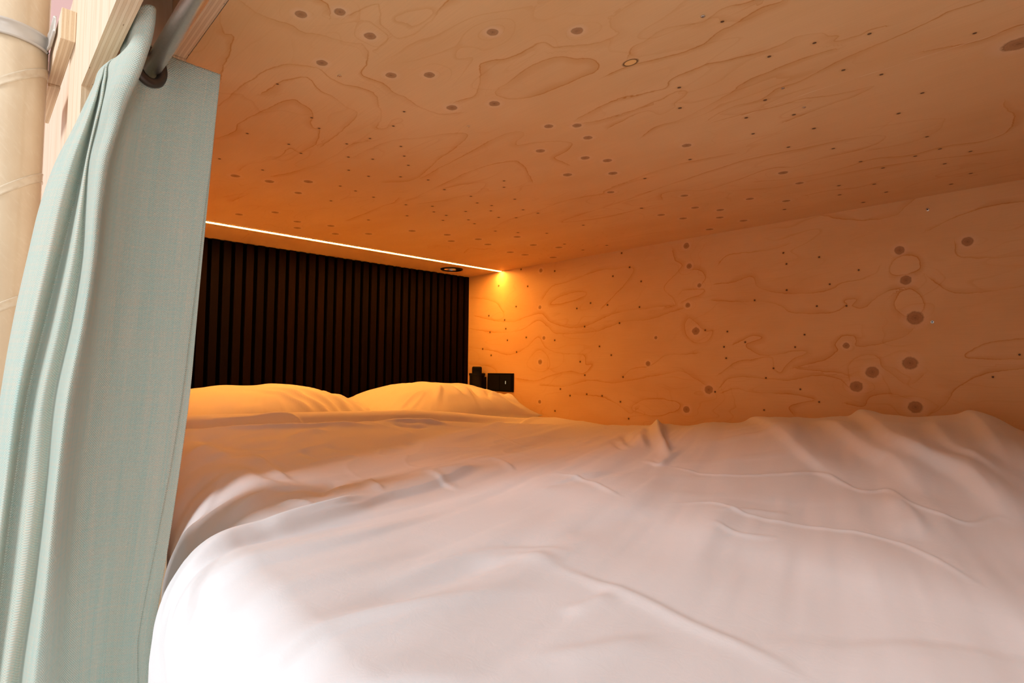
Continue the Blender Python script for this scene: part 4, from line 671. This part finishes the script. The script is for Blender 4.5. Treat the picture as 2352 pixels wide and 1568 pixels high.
tpos = np.linspace(0, NC, nc); dzc = np.interp(tpos, np.arange(NC+1), TOPDZ)
fadez = np.clip((zz-.33)/.056, 0, 1)
Zc = zz[:, None]+fadez[:, None]*dzc[None]
rip = vnoise(tpos[None]*1.4+zz[:, None]*.6, zz[:, None]*5+tpos[None]*.3, 77)*.0022*np.clip((.34-zz[:, None])/.1, 0, 1)
Yc = rows[..., 1]+rip
ref = rows[20]; arc = np.r_[0, np.cumsum(np.hypot(*(np.diff(ref, axis=0).T)))]
seam_t = np.interp(-zz, -ZS, SEAM)*3.0                      # in control units
def cloth_part(name, parent, cols_of_row, off, hole=None):
    Vv = []; uv = []
    K = len(cols_of_row(0))
    for i in range(nr):
        tc = cols_of_row(i)
        x = np.interp(tc, tpos, rows[i, :, 0]); y = np.interp(tc, tpos, Yc[i]); z = np.interp(tc, tpos, Zc[i])
        Vv.append(np.stack([x, y+off, z], 1)); uv.append(np.stack([np.interp(tc, tpos, arc), np.full(K, zz[i])], 1))
    Vv = np.array(Vv); uv = np.array(uv)
    keep = None
    if hole is not None:
        c = (Vv[:-1, :-1]+Vv[1:, 1:])/2
        keep = ~((np.hypot(c[..., 0]-hole[0], c[..., 2]-hole[1]) < hole[2]) & (c[..., 1] > .795) & (c[..., 1] < .84))
    me = grid_mesh(name, Vv.reshape(-1, 3), nr, K, keep)
    l = me.uv_layers.new(name='weave'); vi = np.zeros(len(me.loops), np.int32); me.loops.foreach_get('vertex_index', vi)
    l.data.foreach_set('uv', uv.reshape(-1, 2)[vi].astype(np.float32).ravel())
    o = link(name, me, M_CLOTH, parent, True)
    md = o.modifiers.new('thick', 'SOLIDIFY'); md.thickness = .0016; md.offset = 0
    return o
GZ = .3715; GX = .149
curtain = cloth_part('curtain', None, lambda i: np.r_[np.linspace(seam_t[i], 3.3, 64), np.linspace(3.3, NC, 160)[1:]], 0, (GX, GZ, .0165))
tag(curtain, 'pale blue-grey linen curtain gathered at the left of the bunk opening', 'curtain')
low = [i for i in range(nr) if zz[i] < .2]
hem = cloth_part('hem', curtain, lambda i: np.linspace(0, max(seam_t[i], .003)+.05, 14), .0020)
GY = float(np.interp(GX, rows[4, :60, 0][::-1], Yc[4, :60][::-1]))
bm = bmesh.new()
add_lathe(bm, [(.0140, -.002), (.0150, -.0042), (.0185, -.0052), (.0225, -.0046), (.0250, -.0020), (.0250, .0020), (.0225, .0046), (.0185, .0052), (.0150, .0042), (.0140, .002)], 56,
          Matrix.Translation((GX, GY, GZ)) @ Matrix.Rotation(math.radians(30), 4, 'Z') @ Matrix.Rotation(math.pi/2, 4, 'X'), closed=True)
o = bm_obj('grommet', bm, M_ROD_INSIDE, curtain, True); o['label'] = 'dark bronze ring round the rod hole'

root = empty('curtain_rod', (ROD[0], .4, ROD[1]))
tag(root, 'brushed steel curtain rod running between the two plywood headers', 'curtain rod')
bm = bmesh.new(); r = add_lathe(bm, [(.0102, -.56), (.0102, .554)], 40); bm.faces.new(r[0]); bm.faces.new(r[1])
bm.transform(Matrix.Rotation(-math.pi/2, 4, 'X')); bm_obj('tube', bm, M_ROD, root, True)

# ------------------------------------------------------------------ plywood rail, pipe and clamp outside
bm = bmesh.new(); add_box(bm, (.078, 1.0225, .4660), (.0953, 1.2010, .5113), endmat=1, bevel=.0006, seg=1)
tag(bm_obj('plywood_rail', bm, [M_PF, M_PE_RAIL]), 'short plywood rail on the bunk front, the one holding the grey clamp', 'rail', 'plywood rails beside the pipe')
bm = bmesh.new(); add_box(bm, (.0788, 1.2050, .4625), (.0953, 1.395, .5080), endmat=1, bevel=.0006, seg=1)
tag(bm_obj('plywood_rail', bm, [M_PF, M_PE_RAIL]), 'thinner plywood rail just below and behind the clamped one, beside the pipe', 'rail', 'plywood rails beside the pipe')

PX, PY, PR = .0245, 1.172, .0512
root = empty('wrapped_pipe', (PX, PY, -1.4))
tag(root, 'vertical beige pipe wrapped in clear film at the left edge of the photo', 'pipe')
bm = bmesh.new(); r = add_lathe(bm, [(PR, 0), (PR, 3.6)], 72); bm.faces.new(r[0]); bm.faces.new(r[1]); bm_obj('tube', bm, pipe_mat(), root, True)
MT = tape_mat()
for zc_, tilt in ((.4225, .80), (.255, .82), (.081, .62)):
    bm = bmesh.new()
    n = 72; rings = []
    for k in range(n):
        a = 2*math.pi*k/n; c = (math.cos(a), math.sin(a))
        dz = tilt*PR*c[0]
        rings.append([bm.verts.new((c[0]*(PR+o_), c[1]*(PR+o_), zc_+1.4+dz+h)) for o_, h in ((.0001, -.0075), (.0016, -.0068), (.0008, -.004), (.0008, .004), (.0016, .0068), (.0001, .0075))])
    for k in range(n):
        A, B = rings[k], rings[(k+1) % n]
        for q in range(5): bm.faces.new((A[q], B[q], B[q+1], A[q+1]))
    bm_obj('tape_band', bm, MT, root, True)
# clamp: band round the pipe that bends forward into a flange on the rail
path = []
for a in np.linspace(math.radians(120), math.radians(332), 44):
    N = (math.cos(a), math.sin(a), 0); path.append(((PX+(PR+.0018)*N[0], PY+(PR+.0018)*N[1], .502), N))
path += [((.0722, 1.138, .502), (-.4, -.92, 0)), ((.0738, 1.128, .502), (-.85, -.5, 0)), ((.0752, 1.115, .502), (-1, -.1, 0)), ((.0755, 1.09, .502), (-1, 0, 0)), ((.0755, 1.062, .502), (-1, 0, 0))]
prof = [(0, -.0124), (.0030, -.0122), (.0040, -.0106), (.0032, -.0088), (.0016, -.0078), (.0016, .0078), (.0032, .0088), (.0040, .0106), (.0030, .0122), (0, .0124)]
bm = bmesh.new(); sweep(bm, path, prof)
tag(bm_obj('pipe_clamp', bm, M_GREY, None, True), 'light grey ribbed strap clamp holding the beige pipe to the plywood rail', 'clamp')

# ------------------------------------------------------------------ light
w = bpy.data.worlds.new('room_light'); S.world = w; w.use_nodes = True
bg = w.node_tree.nodes['Background']; bg.inputs[0].default_value = (*WORLD_COL, 1); bg.inputs[1].default_value = WORLD_STR
def area(name, loc, target, sx, sy, power, col):
    l = bpy.data.lights.new(name, 'AREA'); l.shape = 'RECTANGLE'; l.size = sx; l.size_y = sy; l.energy = power; l.color = col
    o = bpy.data.objects.new(name, l); COL.objects.link(o); o.location = loc
    o.rotation_euler = (Vector(target)-Vector(loc)).to_track_quat('-Z', 'Y').to_euler()
    return o
for a_ in AREAS: area(*a_)

# ------------------------------------------------------------------ camera
cam = bpy.data.cameras.new('camera'); co = bpy.data.objects.new('camera', cam); COL.objects.link(co)
cam.sensor_width = 36; cam.lens = 1326.18/2352*36; cam.clip_start = .01
Rv = Vector((0.72681549, -0.68677048, 0.00924994)); Uv = Vector((-0.04160923, -0.03058465, 0.99866574)); Fv = Vector((0.68557124, 0.72623061, 0.05080538))
M3 = Matrix((Rv, Uv, -Fv)).transposed()
co.matrix_world = M3.to_4x4()
S.camera = co
vs_ = S.view_settings
S.display_settings.display_device = 'sRGB'
vs_.view_transform = 'Standard'; vs_.look = 'None'; vs_.exposure = EXPO; vs_.gamma = 1.0; vs_.use_curve_mapping = False
S.cycles.use_denoising = True
S.cycles.max_bounces = 10; S.cycles.diffuse_bounces = 6; S.cycles.use_adaptive_sampling = True; S.cycles.adaptive_threshold = .03
S.cycles.sample_clamp_indirect = 8
